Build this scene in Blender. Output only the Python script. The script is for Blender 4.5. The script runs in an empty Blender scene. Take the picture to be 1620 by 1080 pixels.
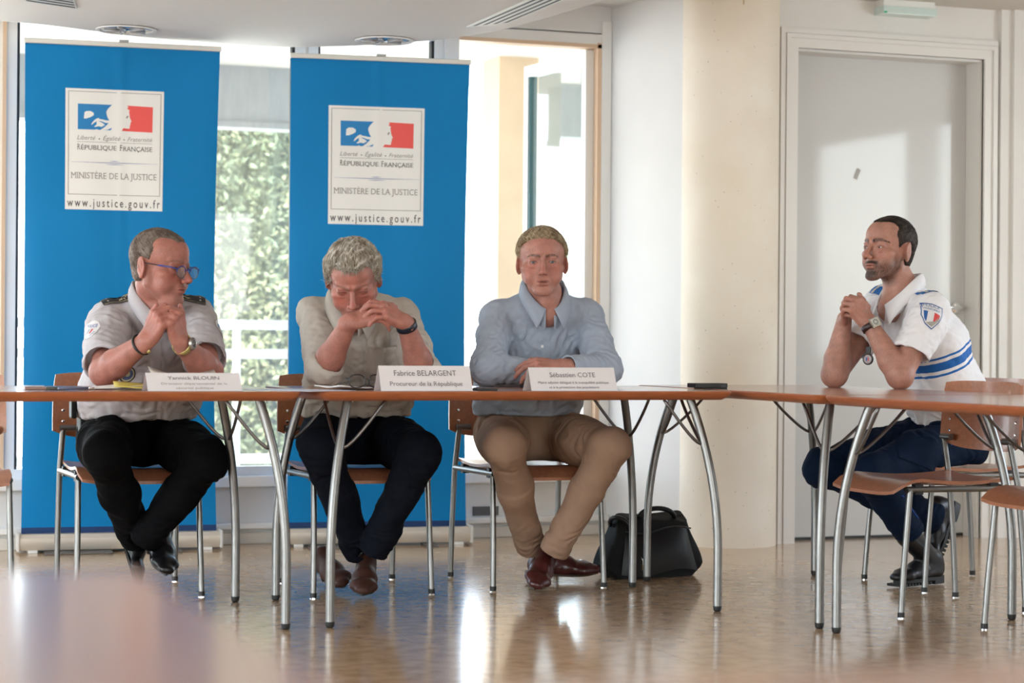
import bpy, bmesh, math, random
import numpy as np
from mathutils import Vector, Matrix
from mathutils.bvhtree import BVHTree

random.seed(7)
RNG = np.random.default_rng(7)
SC = bpy.context.scene
COL = SC.collection

# ------------------------------------------------------------------ camera
# Room frame: +X runs along the front tables, +Y towards the window wall, Z up,
# origin at the front left foot of the middle table.
FPX, TH, CAMH, X0, Z0, ROLL = 3276.8, 0.353, 0.90, -0.563, 6.486, 0.008
_c, _s = math.cos(TH), math.sin(TH)
CAM = np.array([-(X0 * _c + Z0 * _s), -(-X0 * _s + Z0 * _c), CAMH])
C_R = np.array([_c, -_s, 0.0]); C_F = np.array([_s, _c, 0.0]); C_U = np.array([0, 0, 1.0])
C_X = C_R * math.cos(ROLL) + C_U * math.sin(ROLL)
C_Y = -C_R * math.sin(ROLL) + C_U * math.cos(ROLL)
cam_data = bpy.data.cameras.new('camera')
cam_data.sensor_width = 36.0
cam_data.lens = FPX / 1620 * 36
cam_data.clip_start = 0.05
cam_data.dof.use_dof = True
cam_data.dof.focus_distance = 7.35
cam_data.dof.aperture_fstop = 3.2
cam = bpy.data.objects.new('camera', cam_data)
COL.objects.link(cam)
cam.matrix_world = Matrix(((C_X[0], C_Y[0], -C_F[0], CAM[0]), (C_X[1], C_Y[1], -C_F[1], CAM[1]),
                           (C_X[2], C_Y[2], -C_F[2], CAM[2]), (0, 0, 0, 1)))
SC.camera = cam

# ------------------------------------------------------------------ light
SC.view_settings.view_transform = 'Standard'
SC.view_settings.look = 'None'
SC.view_settings.gamma = 1.0
SC.view_settings.use_curve_mapping = False
SC.view_settings.exposure = 1.42
world = bpy.data.worlds.new('sky'); SC.world = world
world.use_nodes = True
wn = world.node_tree.nodes; wl = world.node_tree.links
wn.clear()
w_out = wn.new('ShaderNodeOutputWorld'); w_bg = wn.new('ShaderNodeBackground')
w_sky = wn.new('ShaderNodeTexSky'); w_sky.sky_type = 'NISHITA'
w_sky.sun_disc = False
w_sky.sun_elevation = math.radians(52); w_sky.sun_rotation = math.radians(200)
w_sky.air_density = 1.0; w_sky.dust_density = 3.0; w_sky.ozone_density = 1.0
w_mix = wn.new('ShaderNodeMix'); w_mix.data_type = 'RGBA'; w_mix.inputs[0].default_value = 0.45
w_mix.inputs[7].default_value = (9.0, 9.6, 10.2, 1)
wl.new(w_sky.outputs[0], w_mix.inputs[6]); wl.new(w_mix.outputs[2], w_bg.inputs['Color'])
w_bg.inputs['Strength'].default_value = 0.55
wl.new(w_bg.outputs[0], w_out.inputs['Surface'])
sun_d = bpy.data.lights.new('sun', 'SUN'); sun_d.energy = 4.0; sun_d.angle = math.radians(1.5)
sun_d.color = (1.0, 0.94, 0.85)
sun = bpy.data.objects.new('sun', sun_d); COL.objects.link(sun)
sun.rotation_euler = (math.radians(40), 0, math.radians(-35))
SC.cycles.use_denoising = True
SC.cycles.max_bounces = 8
SC.cycles.diffuse_bounces = 5
SC.cycles.glossy_bounces = 4
SC.cycles.transparent_max_bounces = 12
SC.cycles.sample_clamp_indirect = 6.0
SC.cycles.caustics_reflective = False
SC.cycles.caustics_refractive = False

def portal(loc, rot, sx, sy):
    d = bpy.data.lights.new('window_portal', 'AREA'); d.shape = 'RECTANGLE'; d.size = sx; d.size_y = sy
    d.cycles.is_portal = True
    o = bpy.data.objects.new('window_portal', d); COL.objects.link(o)
    o.location = loc; o.rotation_euler = rot

# ------------------------------------------------------------------ pixel -> room helpers
def ray(px, py):
    return C_X * (px - 810) / FPX + C_Y * (540 - py) / FPX + C_F
def P(px, py, v=None, u=None, z=None):
    d = ray(px, py)
    if v is not None: t = (v - CAM[1]) / d[1]
    elif u is not None: t = (u - CAM[0]) / d[0]
    else: t = (z - CAM[2]) / d[2]
    return CAM + d * t
V3 = lambda *a: np.array(a, float)
def nrm(a):
    a = np.asarray(a, float); return a / (np.linalg.norm(a) + 1e-12)

# ------------------------------------------------------------------ materials
MATS = {}
def mat(name, col, rough=0.5, metal=0.0, spec=0.5, var=0.0, scale=8.0, bump=0.0, bscale=60.0, coat=0.0,
        stretch=None, attr=None, sub=0.0, coat_r=0.1, var2=None, sheen=0.0):
    if name in MATS: return MATS[name]
    m = bpy.data.materials.new(name); m.use_nodes = True
    nt = m.node_tree; b = nt.nodes['Principled BSDF']
    b.inputs['Base Color'].default_value = (*col, 1)
    b.inputs['Roughness'].default_value = rough
    b.inputs['Metallic'].default_value = metal
    b.inputs['Specular IOR Level'].default_value = spec
    b.inputs['Coat Weight'].default_value = coat
    b.inputs['Coat Roughness'].default_value = coat_r
    b.inputs['Sheen Weight'].default_value = sheen
    if sub:
        b.inputs['Subsurface Weight'].default_value = sub
        b.inputs['Subsurface Radius'].default_value = (1.0, 0.35, 0.2)
        b.inputs['Subsurface Scale'].default_value = 0.006
    tc = nt.nodes.new('ShaderNodeTexCoord')
    vec = tc.outputs['Object']
    if stretch:
        mp = nt.nodes.new('ShaderNodeMapping'); mp.inputs['Scale'].default_value = stretch
        nt.links.new(vec, mp.inputs['Vector']); vec = mp.outputs['Vector']
    src = None
    if attr:
        a = nt.nodes.new('ShaderNodeAttribute'); a.attribute_name = attr
        src = a.outputs['Color']
    if var > 0:
        n = nt.nodes.new('ShaderNodeTexNoise'); n.inputs['Scale'].default_value = scale
        n.inputs['Detail'].default_value = 6; nt.links.new(vec, n.inputs['Vector'])
        mx = nt.nodes.new('ShaderNodeMix'); mx.data_type = 'RGBA'
        if src is None:
            c2 = var2 if var2 else tuple(max(0, x * (1 - var)) for x in col)
            mx.inputs[6].default_value = (*col, 1); mx.inputs[7].default_value = (*c2, 1)
            rm = nt.nodes.new('ShaderNodeMapRange'); rm.inputs[1].default_value = 0.35; rm.inputs[2].default_value = 0.65
            nt.links.new(n.outputs['Fac'], rm.inputs[0]); nt.links.new(rm.outputs[0], mx.inputs[0])
        else:
            mx.blend_type = 'MULTIPLY'; mx.inputs[0].default_value = var
            nt.links.new(src, mx.inputs[6]); nt.links.new(n.outputs['Color'], mx.inputs[7])
            g = nt.nodes.new('ShaderNodeMix'); g.data_type = 'RGBA'
            nt.nodes.remove(g)
            rm = nt.nodes.new('ShaderNodeMapRange'); rm.inputs[1].default_value = 0.3; rm.inputs[2].default_value = 0.7
            rm.inputs[3].default_value = 0.6; rm.inputs[4].default_value = 1.15
            nt.links.new(n.outputs['Fac'], rm.inputs[0]); nt.links.new(rm.outputs[0], mx.inputs[7])
        src = mx.outputs[2]
    if src is not None: nt.links.new(src, b.inputs['Base Color'])
    if bump > 0:
        n2 = nt.nodes.new('ShaderNodeTexNoise'); n2.inputs['Scale'].default_value = bscale; n2.inputs['Detail'].default_value = 5
        nt.links.new(vec, n2.inputs['Vector'])
        bp = nt.nodes.new('ShaderNodeBump'); bp.inputs['Strength'].default_value = bump; bp.inputs['Distance'].default_value = 0.004
        nt.links.new(n2.outputs['Fac'], bp.inputs['Height']); nt.links.new(bp.outputs['Normal'], b.inputs['Normal'])
    MATS[name] = m
    return m

def glass_mat(name, tint=(1, 1, 1), haze=0.0, hazecol=(0.9, 0.93, 0.95), refl=1.0):
    m = bpy.data.materials.new(name); m.use_nodes = True; nt = m.node_tree; nt.nodes.clear()
    out = nt.nodes.new('ShaderNodeOutputMaterial'); tr = nt.nodes.new('ShaderNodeBsdfTransparent')
    tr.inputs[0].default_value = (*tint, 1)
    gl = nt.nodes.new('ShaderNodeBsdfGlossy'); gl.inputs['Roughness'].default_value = 0.02
    lw = nt.nodes.new('ShaderNodeLayerWeight'); lw.inputs[0].default_value = 0.5
    p5 = nt.nodes.new('ShaderNodeMath'); p5.operation = 'POWER'; p5.inputs[1].default_value = 5
    fr = nt.nodes.new('ShaderNodeMath'); fr.operation = 'MULTIPLY_ADD'; fr.inputs[1].default_value = 0.9; fr.inputs[2].default_value = 0.06 * refl
    nt.links.new(lw.outputs['Facing'], p5.inputs[0]); nt.links.new(p5.outputs[0], fr.inputs[0])
    mx = nt.nodes.new('ShaderNodeMixShader')
    nt.links.new(fr.outputs[0], mx.inputs[0]); nt.links.new(tr.outputs[0], mx.inputs[1]); nt.links.new(gl.outputs[0], mx.inputs[2])
    last = mx
    if haze > 0:
        df = nt.nodes.new('ShaderNodeBsdfTranslucent'); df.inputs[0].default_value = (*hazecol, 1)
        m2 = nt.nodes.new('ShaderNodeMixShader'); m2.inputs[0].default_value = haze
        nt.links.new(mx.outputs[0], m2.inputs[1]); nt.links.new(df.outputs[0], m2.inputs[2]); last = m2
    nt.links.new(last.outputs[0], out.inputs['Surface'])
    MATS[name] = m
    return m

M_WALL = mat('white_plaster', (0.74, 0.735, 0.725), 0.75, var=0.04, scale=3, bump=0.05, bscale=90)
M_WALLG = mat('grey_plaster', (0.76, 0.735, 0.70), 0.6, var=0.05, scale=2.5, bump=0.05, bscale=60)
M_CEIL = mat('ceiling_paint', (0.70, 0.67, 0.645), 0.7)
M_CONC = mat('column_concrete', (0.84, 0.78, 0.68), 0.7, var=0.16, scale=2.2, bump=0.12, bscale=40, var2=(0.77, 0.68, 0.56))
M_PAINT = mat('white_frame_paint', (0.80, 0.79, 0.77), 0.4)
M_DOORP = mat('cream_door_paint', (0.74, 0.715, 0.68), 0.38)
M_LEAF = mat('glossy_door_laminate', (0.55, 0.545, 0.53), 0.35, spec=0.4, coat=0.75, coat_r=0.05)
M_STEEL = mat('satin_steel', (0.25, 0.245, 0.235), 0.38, metal=1.0, var=0.1, scale=30)
M_STEEL_D = mat('dark_steel', (0.20, 0.19, 0.185), 0.42, metal=1.0)
M_CHROME = mat('chrome', (0.8, 0.8, 0.8), 0.12, metal=1.0)
M_BLACK = mat('black_rubber', (0.012, 0.012, 0.012), 0.5)
M_TABLE = mat('beech_laminate_top', (0.44, 0.215, 0.14), 0.22, var=0.18, scale=5, stretch=(1.5, 14, 14), coat=0.45, coat_r=0.12)
M_TEDGE = mat('beech_edge', (0.36, 0.105, 0.038), 0.36, var=0.2, scale=6, stretch=(2, 20, 20), coat=0.1)
M_PLY = mat('beech_plywood', (0.42, 0.17, 0.088), 0.34, var=0.18, scale=6, stretch=(12, 2, 12), coat=0.25)
M_BLUE = mat('banner_blue', (0.0, 0.195, 0.48), 0.5, var=0.05, scale=2, spec=0.2)
M_NAVY = mat('banner_navy', (0.004, 0.035, 0.13), 0.5)
M_PRINT = mat('banner_white_print', (0.80, 0.79, 0.765), 0.5)
M_LOGOB = mat('logo_blue', (0.004, 0.20, 0.50), 0.45)
M_LOGOR = mat('logo_red', (0.78, 0.085, 0.075), 0.45)
M_INK = mat('print_ink', (0.06, 0.05, 0.05), 0.6)
M_INKG = mat('grey_ink', (0.27, 0.25, 0.24), 0.6)
M_INKB = mat('line_blue_ink', (0.03, 0.10, 0.35), 0.6)
M_ALU = mat('brushed_aluminium', (0.66, 0.63, 0.58), 0.45, metal=0.55)
M_PAPER = mat('white_paper', (0.76, 0.74, 0.745), 0.7, var=0.02)
M_CARD = mat('nameplate_card', (0.68, 0.645, 0.655), 0.65)
M_GLASS = glass_mat('window_glass', (0.97, 1.0, 0.99), 0.0)
M_GLASSH = glass_mat('hazy_window_glass', (0.95, 1.0, 0.98), 0.07, (.92, .96, .95))
M_GLASS2 = glass_mat('sash_glass', (0.80, 0.90, 0.88), 0.10, (0.75, 0.8, 0.8), 1.3)
M_WOODF = mat('window_wood_edge', (0.70, 0.50, 0.34), 0.5)
M_DARK = mat('dark_gasket', (0.02, 0.02, 0.025), 0.6)

# ------------------------------------------------------------------ mesh helpers
class MB:
    def __init__(s): s.v = []; s.f = []
    def add(s, vs, fs):
        n = len(s.v); s.v += [tuple(map(float, p)) for p in vs]; s.f += [tuple(i + n for i in f) for f in fs]; return s
    def box(s, lo, hi, c=0.0):
        x0, y0, z0 = lo; x1, y1, z1 = hi
        if c <= 0:
            vs = [(x0, y0, z0), (x1, y0, z0), (x1, y1, z0), (x0, y1, z0), (x0, y0, z1), (x1, y0, z1), (x1, y1, z1), (x0, y1, z1)]
            return s.add(vs, [(3, 2, 1, 0), (4, 5, 6, 7), (0, 1, 5, 4), (1, 2, 6, 5), (2, 3, 7, 6), (3, 0, 4, 7)])
        bm = bmesh.new(); bmesh.ops.create_cube(bm, size=1)
        for v in bm.verts:
            v.co = Vector((x0 if v.co.x < 0 else x1, y0 if v.co.y < 0 else y1, z0 if v.co.z < 0 else z1))
        bmesh.ops.bevel(bm, geom=bm.edges[:], offset=c, segments=2, affect='EDGES', profile=0.6)
        bm.verts.index_update()
        s.add([v.co[:] for v in bm.verts], [tuple(v.index for v in f.verts) for f in bm.faces]); bm.free(); return s
    def tube(s, pts, r, n=12, closed=False, caps=True, up=None):
        pts = [np.asarray(p, float) for p in pts]; m = len(pts)
        rs = r if hasattr(r, '__len__') else [r] * m
        T = []
        for i in range(m):
            a = pts[(i - 1) % m] if (closed or i > 0) else pts[i]; b = pts[(i + 1) % m] if (closed or i < m - 1) else pts[i]
            T.append(nrm(b - a))
        N = np.cross(T[0], (0, 0, 1) if up is None else up)
        if np.linalg.norm(N) < 1e-3: N = np.cross(T[0], (1, 0, 0))
        N = nrm(N); vs = []
        for i in range(m):
            N = nrm(N - T[i] * np.dot(N, T[i])); B = np.cross(T[i], N)
            for k in range(n):
                a = 2 * math.pi * k / n; vs.append(pts[i] + (N * math.cos(a) + B * math.sin(a)) * rs[i])
        fs = []
        for i in range(m if closed else m - 1):
            j = (i + 1) % m
            for k in range(n):
                l = (k + 1) % n; fs.append((i * n + k, j * n + k, j * n + l, i * n + l))
        if caps and not closed:
            fs.append(tuple(range(n))); fs.append(tuple((m - 1) * n + k for k in reversed(range(n))))
        return s.add(vs, fs)
    def lathe(s, prof, n=24, c=(0, 0, 0), R=None):
        vs = []; 
        for (r, z) in prof:
            for k in range(n):
                a = 2 * math.pi * k / n; p = np.array((r * math.cos(a), r * math.sin(a), z))
                if R is not None: p = R @ p
                vs.append(p + np.asarray(c, float))
        fs = []
        for i in range(len(prof) - 1):
            for k in range(n):
                l = (k + 1) % n; fs.append((i * n + k, i * n + l, (i + 1) * n + l, (i + 1) * n + k))
        fs.append(tuple(reversed(range(n)))); fs.append(tuple((len(prof) - 1) * n + k for k in range(n)))
        return s.add(vs, fs)
    def prism(s, poly, f0, f1):
        """poly list of 2-D points; f0/f1 map a 2-D point to 3-D for the two faces"""
        n = len(poly); vs = [f0(*p) for p in poly] + [f1(*p) for p in poly]
        fs = [tuple(range(n)), tuple(reversed(range(n, 2 * n)))] + [(i, i + n, (i + 1) % n + n, (i + 1) % n) for i in range(n)]
        return s.add(vs, fs)
    def grid(s, rows):
        m = len(rows); n = len(rows[0]); vs = [p for r in rows for p in r]
        return s.add(vs, [(i * n + j, i * n + j + 1, (i + 1) * n + j + 1, (i + 1) * n + j) for i in range(m - 1) for j in range(n - 1)])
    def mesh(s, name='mesh', recalc=True):
        me = bpy.data.meshes.new(name); me.from_pydata(s.v, [], s.f); me.validate()
        if recalc:
            bm = bmesh.new(); bm.from_mesh(me); bmesh.ops.recalc_face_normals(bm, faces=bm.faces[:]); bm.to_mesh(me); bm.free()
        return me
    def build(s, name, material, parent=None, smooth=False, recalc=True, loc=None):
        return link(name, s.mesh(name, recalc), material, parent, smooth, loc)

def link(name, me, material, parent=None, smooth=False, loc=None):
    o = bpy.data.objects.new(name, me); COL.objects.link(o)
    if material is not None and not me.materials: me.materials.append(material)
    if parent is not None: o.parent = parent
    if loc is not None: o.location = loc
    if smooth:
        me.shade_smooth() if smooth is True else me.shade_auto_smooth(angle=smooth) if hasattr(me, 'shade_auto_smooth') else smooth_angle(me, smooth)
    return o
def smooth_angle(me, ang):
    me.shade_smooth()
    try: me.set_sharp_from_angle(angle=ang)
    except Exception: pass
def empty(name, loc=(0, 0, 0), rz=0.0):
    o = bpy.data.objects.new(name, None); COL.objects.link(o); o.location = loc; o.rotation_euler = (0, 0, rz)
    o.empty_display_size = 0.1
    return o
def tag(o, label=None, cat=None, group=None, kind=None):
    if label: o['label'] = label
    if cat: o['category'] = cat
    if group: o['group'] = group
    if kind: o['kind'] = kind
    return o
def struct(name, mb, m, parent=None, label=None, smooth=False):
    o = mb.build(name, m, parent, smooth)
    if parent is None: o['kind'] = 'structure'
    if label: o['label'] = label
    return o
def copy_tree(o, parent=None):
    c = o.copy(); COL.objects.link(c)
    if parent is not None: c.parent = parent
    for ch in list(o.children): copy_tree(ch, c)
    return c
def rebase(e, base):
    """move a thing's Empty to its base and keep its parts where they are"""
    b = Vector(base); e.location = b
    for ch in e.children: ch.location = ch.location - b
A30 = math.radians(35)
def bez(a, b, c, d, n):
    a, b, c, d = map(lambda q: np.asarray(q, float), (a, b, c, d))
    return [(1 - t) ** 3 * a + 3 * (1 - t) ** 2 * t * b + 3 * (1 - t) * t * t * c + t ** 3 * d for t in np.linspace(0, 1, n)]
def text_mesh(body, size, align='CENTER', shear=0.0, xs=1.0, bold=0.0, space=1.0, res=3):
    """lettering as flat outlines in the XY plane -> (verts, faces)"""
    cu = bpy.data.curves.new('lettering', 'FONT'); cu.body = body; cu.size = size; cu.align_x = align
    cu.shear = shear; cu.offset = bold; cu.space_character = space; cu.resolution_u = res
    ob = bpy.data.objects.new('lettering', cu); COL.objects.link(ob)
    dg = bpy.context.evaluated_depsgraph_get(); dg.update()
    me = bpy.data.meshes.new_from_object(ob.evaluated_get(dg))
    vs = [(v.co.x * xs, v.co.y) for v in me.vertices]; fs = [tuple(p.vertices) for p in me.polygons]
    bpy.data.objects.remove(ob); bpy.data.curves.remove(cu); bpy.data.meshes.remove(me)
    return vs, fs
def add_serifs(vs, fs, size):
    """small feet on the stem ends of capital letters"""
    cnt = {}
    for f in fs:
        for i in range(len(f)):
            e = tuple(sorted((f[i], f[(i + 1) % len(f)]))); cnt[e] = cnt.get(e, 0) + 1
    cap = .695 * size
    tops = [p[1] for p in vs]; ys = sorted(y for y in tops if y > .55 * size)
    lev = [0.0] + ([max(set(round(y, 5) for y in ys), key=lambda q: sum(abs(y - q) < 1e-4 for y in ys))] if ys else [])
    vs = list(vs); fs = list(fs)
    for (a, b), n in list(cnt.items()):
        if n != 1: continue
        (xa, ya), (xb, yb) = vs[a], vs[b]
        for k, y0 in enumerate(lev):
            if abs(ya - y0) < 1e-4 and abs(yb - y0) < 1e-4 and .02 * size < abs(xa - xb) < .17 * size:
                l, r = min(xa, xb) - .075 * size, max(xa, xb) + .075 * size; t = .045 * size * (1 if k == 0 else -1)
                i = len(vs); vs += [(l, y0), (r, y0), (r, y0 + t), (l, y0 + t)]; fs.append((i, i + 1, i + 2, i + 3))
    return vs, fs
def text_fit(body, width, size, x0=None, xc=None, y=0, serif=False, **kw):
    """lettering of cap size `size`, squeezed to the given width; returns 2-D verts, faces"""
    vs, fs = text_mesh(body, size, 'LEFT', **kw)
    if serif: vs, fs = add_serifs(vs, fs, size)
    xs = [p[0] for p in vs]; a, b = min(xs), max(xs); k = width / (b - a)
    o = x0 if x0 is not None else xc - width / 2
    return [((p[0] - a) * k + o, p[1] + y) for p in vs], fs
# ------------------------------------------------------------------ room shell
UW, VW = 2.07, 2.69           # right end and plane of the window wall
ZC = 2.47                     # upper ceiling
UL, UR, VB = -5.2, 5.5, -9.2  # left wall, right wall, wall behind the camera
# floor with single tiles where they can be told apart
fl = struct('floor', MB().box((UL - .2, VB - .2, -0.12), (UR + .2, VW + .15, -0.004)), mat('floor_grout', (0.20, 0.145, 0.095), 0.5),
            label='glossy beige stone-pattern floor tiles')
def floor_mat():
    m = mat('beige_floor_tile', (0.58, 0.405, 0.25), 0.17, spec=0.5, var=0.3, scale=16, coat=0.2, coat_r=0.08, var2=(0.43, 0.28, 0.16))
    nt = m.node_tree; b = nt.nodes['Principled BSDF']
    tc = nt.nodes.new('ShaderNodeTexCoord')
    n = nt.nodes.new('ShaderNodeTexNoise'); n.inputs['Scale'].default_value = 5; n.inputs['Detail'].default_value = 7
    r = nt.nodes.new('ShaderNodeMapRange'); r.inputs[1].default_value = .3; r.inputs[2].default_value = .7
    r.inputs[3].default_value = .15; r.inputs[4].default_value = .19
    nt.links.new(tc.outputs['Object'], n.inputs['Vector']); nt.links.new(n.outputs['Fac'], r.inputs[0])
    nt.links.new(r.outputs[0], b.inputs['Roughness'])
    # use one continuous world position so that the marbling differs from tile to tile
    g = nt.nodes.new('ShaderNodeNewGeometry')
    for l in list(nt.links):
        if l.from_node.type == 'TEX_COORD': nt.links.new(g.outputs['Position'], l.to_socket)
    return m
M_FLOOR = floor_mat()
TS = 0.63
tile_me = MB().box((0.0006, 0.0006, -0.004), (TS - .0006, TS - .0006, 0.0), 0).mesh('floor_tile'); tile_me.materials.append(M_FLOOR)
I0, I1, J0, J1 = -5, 9, -9, 5
for i in range(I0, I1):
    for j in range(J0, J1):
        x, y = 0.16 + i * TS, -0.26 + j * TS
        if y > VW - .02 or x > UR - .3: continue
        o = bpy.data.objects.new('floor_tile', tile_me); COL.objects.link(o); o.parent = fl; o.location = (x, y, 0)
# floor beyond the tiles built singly
x0, x1, y0 = 0.16 + I0 * TS, 0.16 + I1 * TS, -0.26 + J0 * TS
rest = MB().box((UL, VB, -.004), (x0 - .001, VW, -.0002)).box((x1 + .001, VB, -.004), (UR, VW, -.0002)).box((x0, VB, -.004), (x1, y0 - .001, -.0002))
rest.build('floor_rest', M_FLOOR, fl)['kind'] = 'stuff'

struct('wall_left', MB().box((UL - .2, VB, 0), (UL, -7.0, ZC)).box((UL - .2, -7.0, 0), (UL, 2.2, .3)).box((UL - .2, -7.0, 2.36), (UL, 2.2, ZC))
       .box((UL - .2, 2.2, 0), (UL, VW, ZC)).box((UL - .2, -2.5, .3), (UL, -2.3, 2.36)), M_WALL)
struct('wall_rear', MB().box((UL, VB - .2, 0), (-2.4, VB, ZC)).box((-2.4, VB - .2, 0), (3.2, VB, .9)).box((-2.4, VB - .2, 2.25), (3.2, VB, ZC))
       .box((3.2, VB - .2, 0), (UR, VB, ZC)), M_WALL)
struct('wall_right', MB().box((UR, VB, 0), (UR + .06, -2.7, ZC)).box((UR, -2.7, 0), (UR + .06, .35, .75)).box((UR, -2.7, 2.37), (UR + .06, .35, ZC))
       .box((UR, -1.34, .75), (UR + .06, -1.09, 2.37)).box((UR, .35, 0), (UR + .06, 2.3, ZC)), M_WALL)
# panes and frames of the windows outside the picture
def far_window(n, lo, hi, axis):
    fr = MB()
    (a0, z0), (a1, z1) = lo, hi
    def bx(p0, p1, q0, q1, t):
        if axis[0] == 'u': fr.box((axis[1] - t, p0, q0), (axis[1] + t, p1, q1))
        else: fr.box((p0, axis[1] - t, q0), (p1, axis[1] + t, q1))
    bx(a0, a1, z0, z0 + .05, .03); bx(a0, a1, z1 - .05, z1, .03); bx(a0, a0 + .05, z0, z1, .03); bx(a1 - .05, a1, z0, z1, .03)
    w = struct('window_%d' % n, fr, M_PAINT)
    g = MB()
    if axis[0] == 'u': g.add([(axis[1], a0, z0), (axis[1], a1, z0), (axis[1], a1, z1), (axis[1], a0, z1)], [(0, 1, 2, 3)])
    else: g.add([(a0, axis[1], z0), (a1, axis[1], z0), (a1, axis[1], z1), (a0, axis[1], z1)], [(0, 1, 2, 3)])
    g.build('pane', M_GLASS, w)
far_window(10, (-7.0, .3), (-2.5, 2.36), ('u', UL - .1)); far_window(11, (-2.3, .3), (2.2, 2.36), ('u', UL - .1))
far_window(12, (-2.4, .9), (3.2, 2.25), ('v', VB - .1))
far_window(14, (-2.7, .75), (-1.34, 2.37), ('u', UR + .03)); far_window(15, (-1.09, .75), (.35, 2.37), ('u', UR + .03))
portal((UL - .15, -2.4, 1.33), (0, math.radians(-90), 0), 2.06, 9.2)
portal((.4, VB - .15, 1.57), (math.radians(90), 0, 0), 5.6, 1.35)
portal((UR + .08, -1.17, 1.56), (0, math.radians(90), 0), 1.62, 3.05)
portal((-1.5, VW + .25, 1.3), (math.radians(-90), 0, 0), 7.2, 2.0)

# upper ceiling slab
struct('ceiling', MB().box((UL - .2, VB - .2, ZC), (UR + .2, VW + .16, ZC + .15)), mat('cream_ceiling', (0.66, 0.62, 0.57), 0.7))
# dropped curved ceiling
edge_px = [(0, 36), (60, 40), (150, 52), (250, 65), (340, 73), (400, 76), (450, 77), (520, 76), (600, 73), (680, 67), (740, 60), (800, 50), (850, 37), (900, 23), (975, 0)]
ZS = 2.178
ep = [P(x, y, z=ZS)[:2] for x, y in edge_px]
ep = [np.array((-3.6, ep[0][1] - .55)), np.array((-2.4, ep[0][1] - .3)), np.array((-1.4, ep[0][1] - .1))] + ep + [np.array((1.30, .3)), np.array((1.22, -.6)), np.array((1.0, -1.6)), np.array((.5, -2.6)), np.array((-.5, -3.4)), np.array((-3.6, -3.6))]
ep = [np.array((p[0], min(p[1], 2.61))) for p in ep]
def chaikin(pts, n=2):
    for _ in range(n):
        q = []
        for i in range(len(pts)):
            a, b = pts[i], pts[(i + 1) % len(pts)]
            q += [a * .75 + b * .25, a * .25 + b * .75]
        pts = q
    return pts
ep = chaikin(ep, 2)
cen = sum(ep) / len(ep)
def inset(pts, d):
    out = []
    n = len(pts)
    for i in range(n):
        t = nrm(pts[(i + 1) % n] - pts[i - 1]); nn = np.array((t[1], -t[0]))
        if np.dot(nn, cen - pts[i]) < 0: nn = -nn
        out.append(pts[i] + nn * d)
    return out
sof = MB(); rows = []
for d, z in ((.06, ZS - .0), (.03, ZS + .002), (.012, ZS + .010), (0.002, ZS + .026), (0, ZS + .05), (0, ZC)):
    rows.append([(p[0], p[1], z) for p in inset(ep, d)])
n = len(ep)
sof.v = [p for r in rows for p in r]
for i in range(len(rows) - 1):
    for j in range(n): sof.f.append((i * n + j, i * n + (j + 1) % n, (i + 1) * n + (j + 1) % n, (i + 1) * n + j))
sof.f.append(tuple(reversed(range(n))))
so = struct('ceiling_soffit', sof, M_CEIL, label='dropped grey-white ceiling with a curved edge', smooth=A30)

# window wall: plinth panel, sill, trunking, head
def vbox(mb, u0, u1, z0, z1, v0, v1, c=0): return mb.box((u0, v0, z0), (u1, v1, z1), c)
struct('wall_window', vbox(vbox(MB(), UL, UW, -.01, .285, VW, VW + .14), UL, UW, 2.34, ZC, VW - .01, VW + .14).box((UL, VW, .28), (-3.3, VW + .14, 2.36)), M_WALL)
struct('trim_1', vbox(MB(), UL, UW, .252, .300, VW - .05, VW + .12, .006), M_PAINT, label='white window sill board')
struct('trim_2', vbox(MB(), UL, UW, .066, .094, VW - .035, VW, .006), M_PAINT, label='white cable trunking along the wall')
struct('baseboard_window', vbox(MB(), UL, UW, 0, .05, VW - .018, VW, .004), mat('cream_baseboard', (.66, .63, .57), .5))
struct('trim_3', MB().box((1.405, VW - .006, .10), (1.53, VW, .142)), mat('grey_socket_strip', (.10, .10, .105), .5), label='dark grey plate on the wall under the sill')
# fixed and opening windows in the wall
def window_unit(n, u0, u1, glaze=True, z0=.30, z1=2.31, fr=.045):
    w = struct('window_%d' % n, MB().box((u0, VW, z0), (u0 + fr, VW + .08, z1)).box((u1 - fr, VW, z0), (u1, VW + .08, z1))
               .box((u0 + fr, VW, z0), (u1 - fr, VW + .08, z0 + .04)).box((u0 + fr, VW, z1 - fr), (u1 - fr, VW + .08, z1)), M_PAINT)
    if glaze:
        MB().add([(u0 + fr, VW + .045, z0 + .04), (u1 - fr, VW + .045, z0 + .04), (u1 - fr, VW + .045, z1 - fr), (u0 + fr, VW + .045, z1 - fr)], [(0, 1, 2, 3)]).build('pane', M_GLASSH, w)
        g = MB().box((u0 + fr, VW + .01, z0 + .04), (u0 + fr + .012, VW + .05, z1 - fr)).box((u1 - fr - .012, VW + .01, z0 + .04), (u1 - fr, VW + .05, z1 - fr))
        g.build('gasket', M_DARK, w)
    return w
window_unit(1, -3.3, -2.0); window_unit(2, -1.98, -.715); window_unit(3, -.70, .60); window_unit(4, .615, 1.25)
struct('trim_4', MB().box((-.715, VW - .012, .30), (-.70, VW + .09, 2.31)), M_WOODF, label='narrow orange wood strip between window frames')
w5 = struct('window_5', MB().box((1.25, VW - .01, .30), (1.32, VW + .1, 2.34)).box((2.022, VW - .02, .30), (UW, VW + .1, 2.40)).box((1.32, VW - .01, 2.29), (2.022, VW + .1, 2.345)).box((1.32, VW, .30), (2.022, VW + .1, .34)), M_PAINT,
            label='white window frame standing open beside the white wall')
MB().box((2.002, VW - .015, .30), (2.022, VW + .06, 2.30)).box((1.32, VW - .015, 2.275), (2.022, VW + .06, 2.292)).build('wood_lining', M_WOODF, w5)
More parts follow.
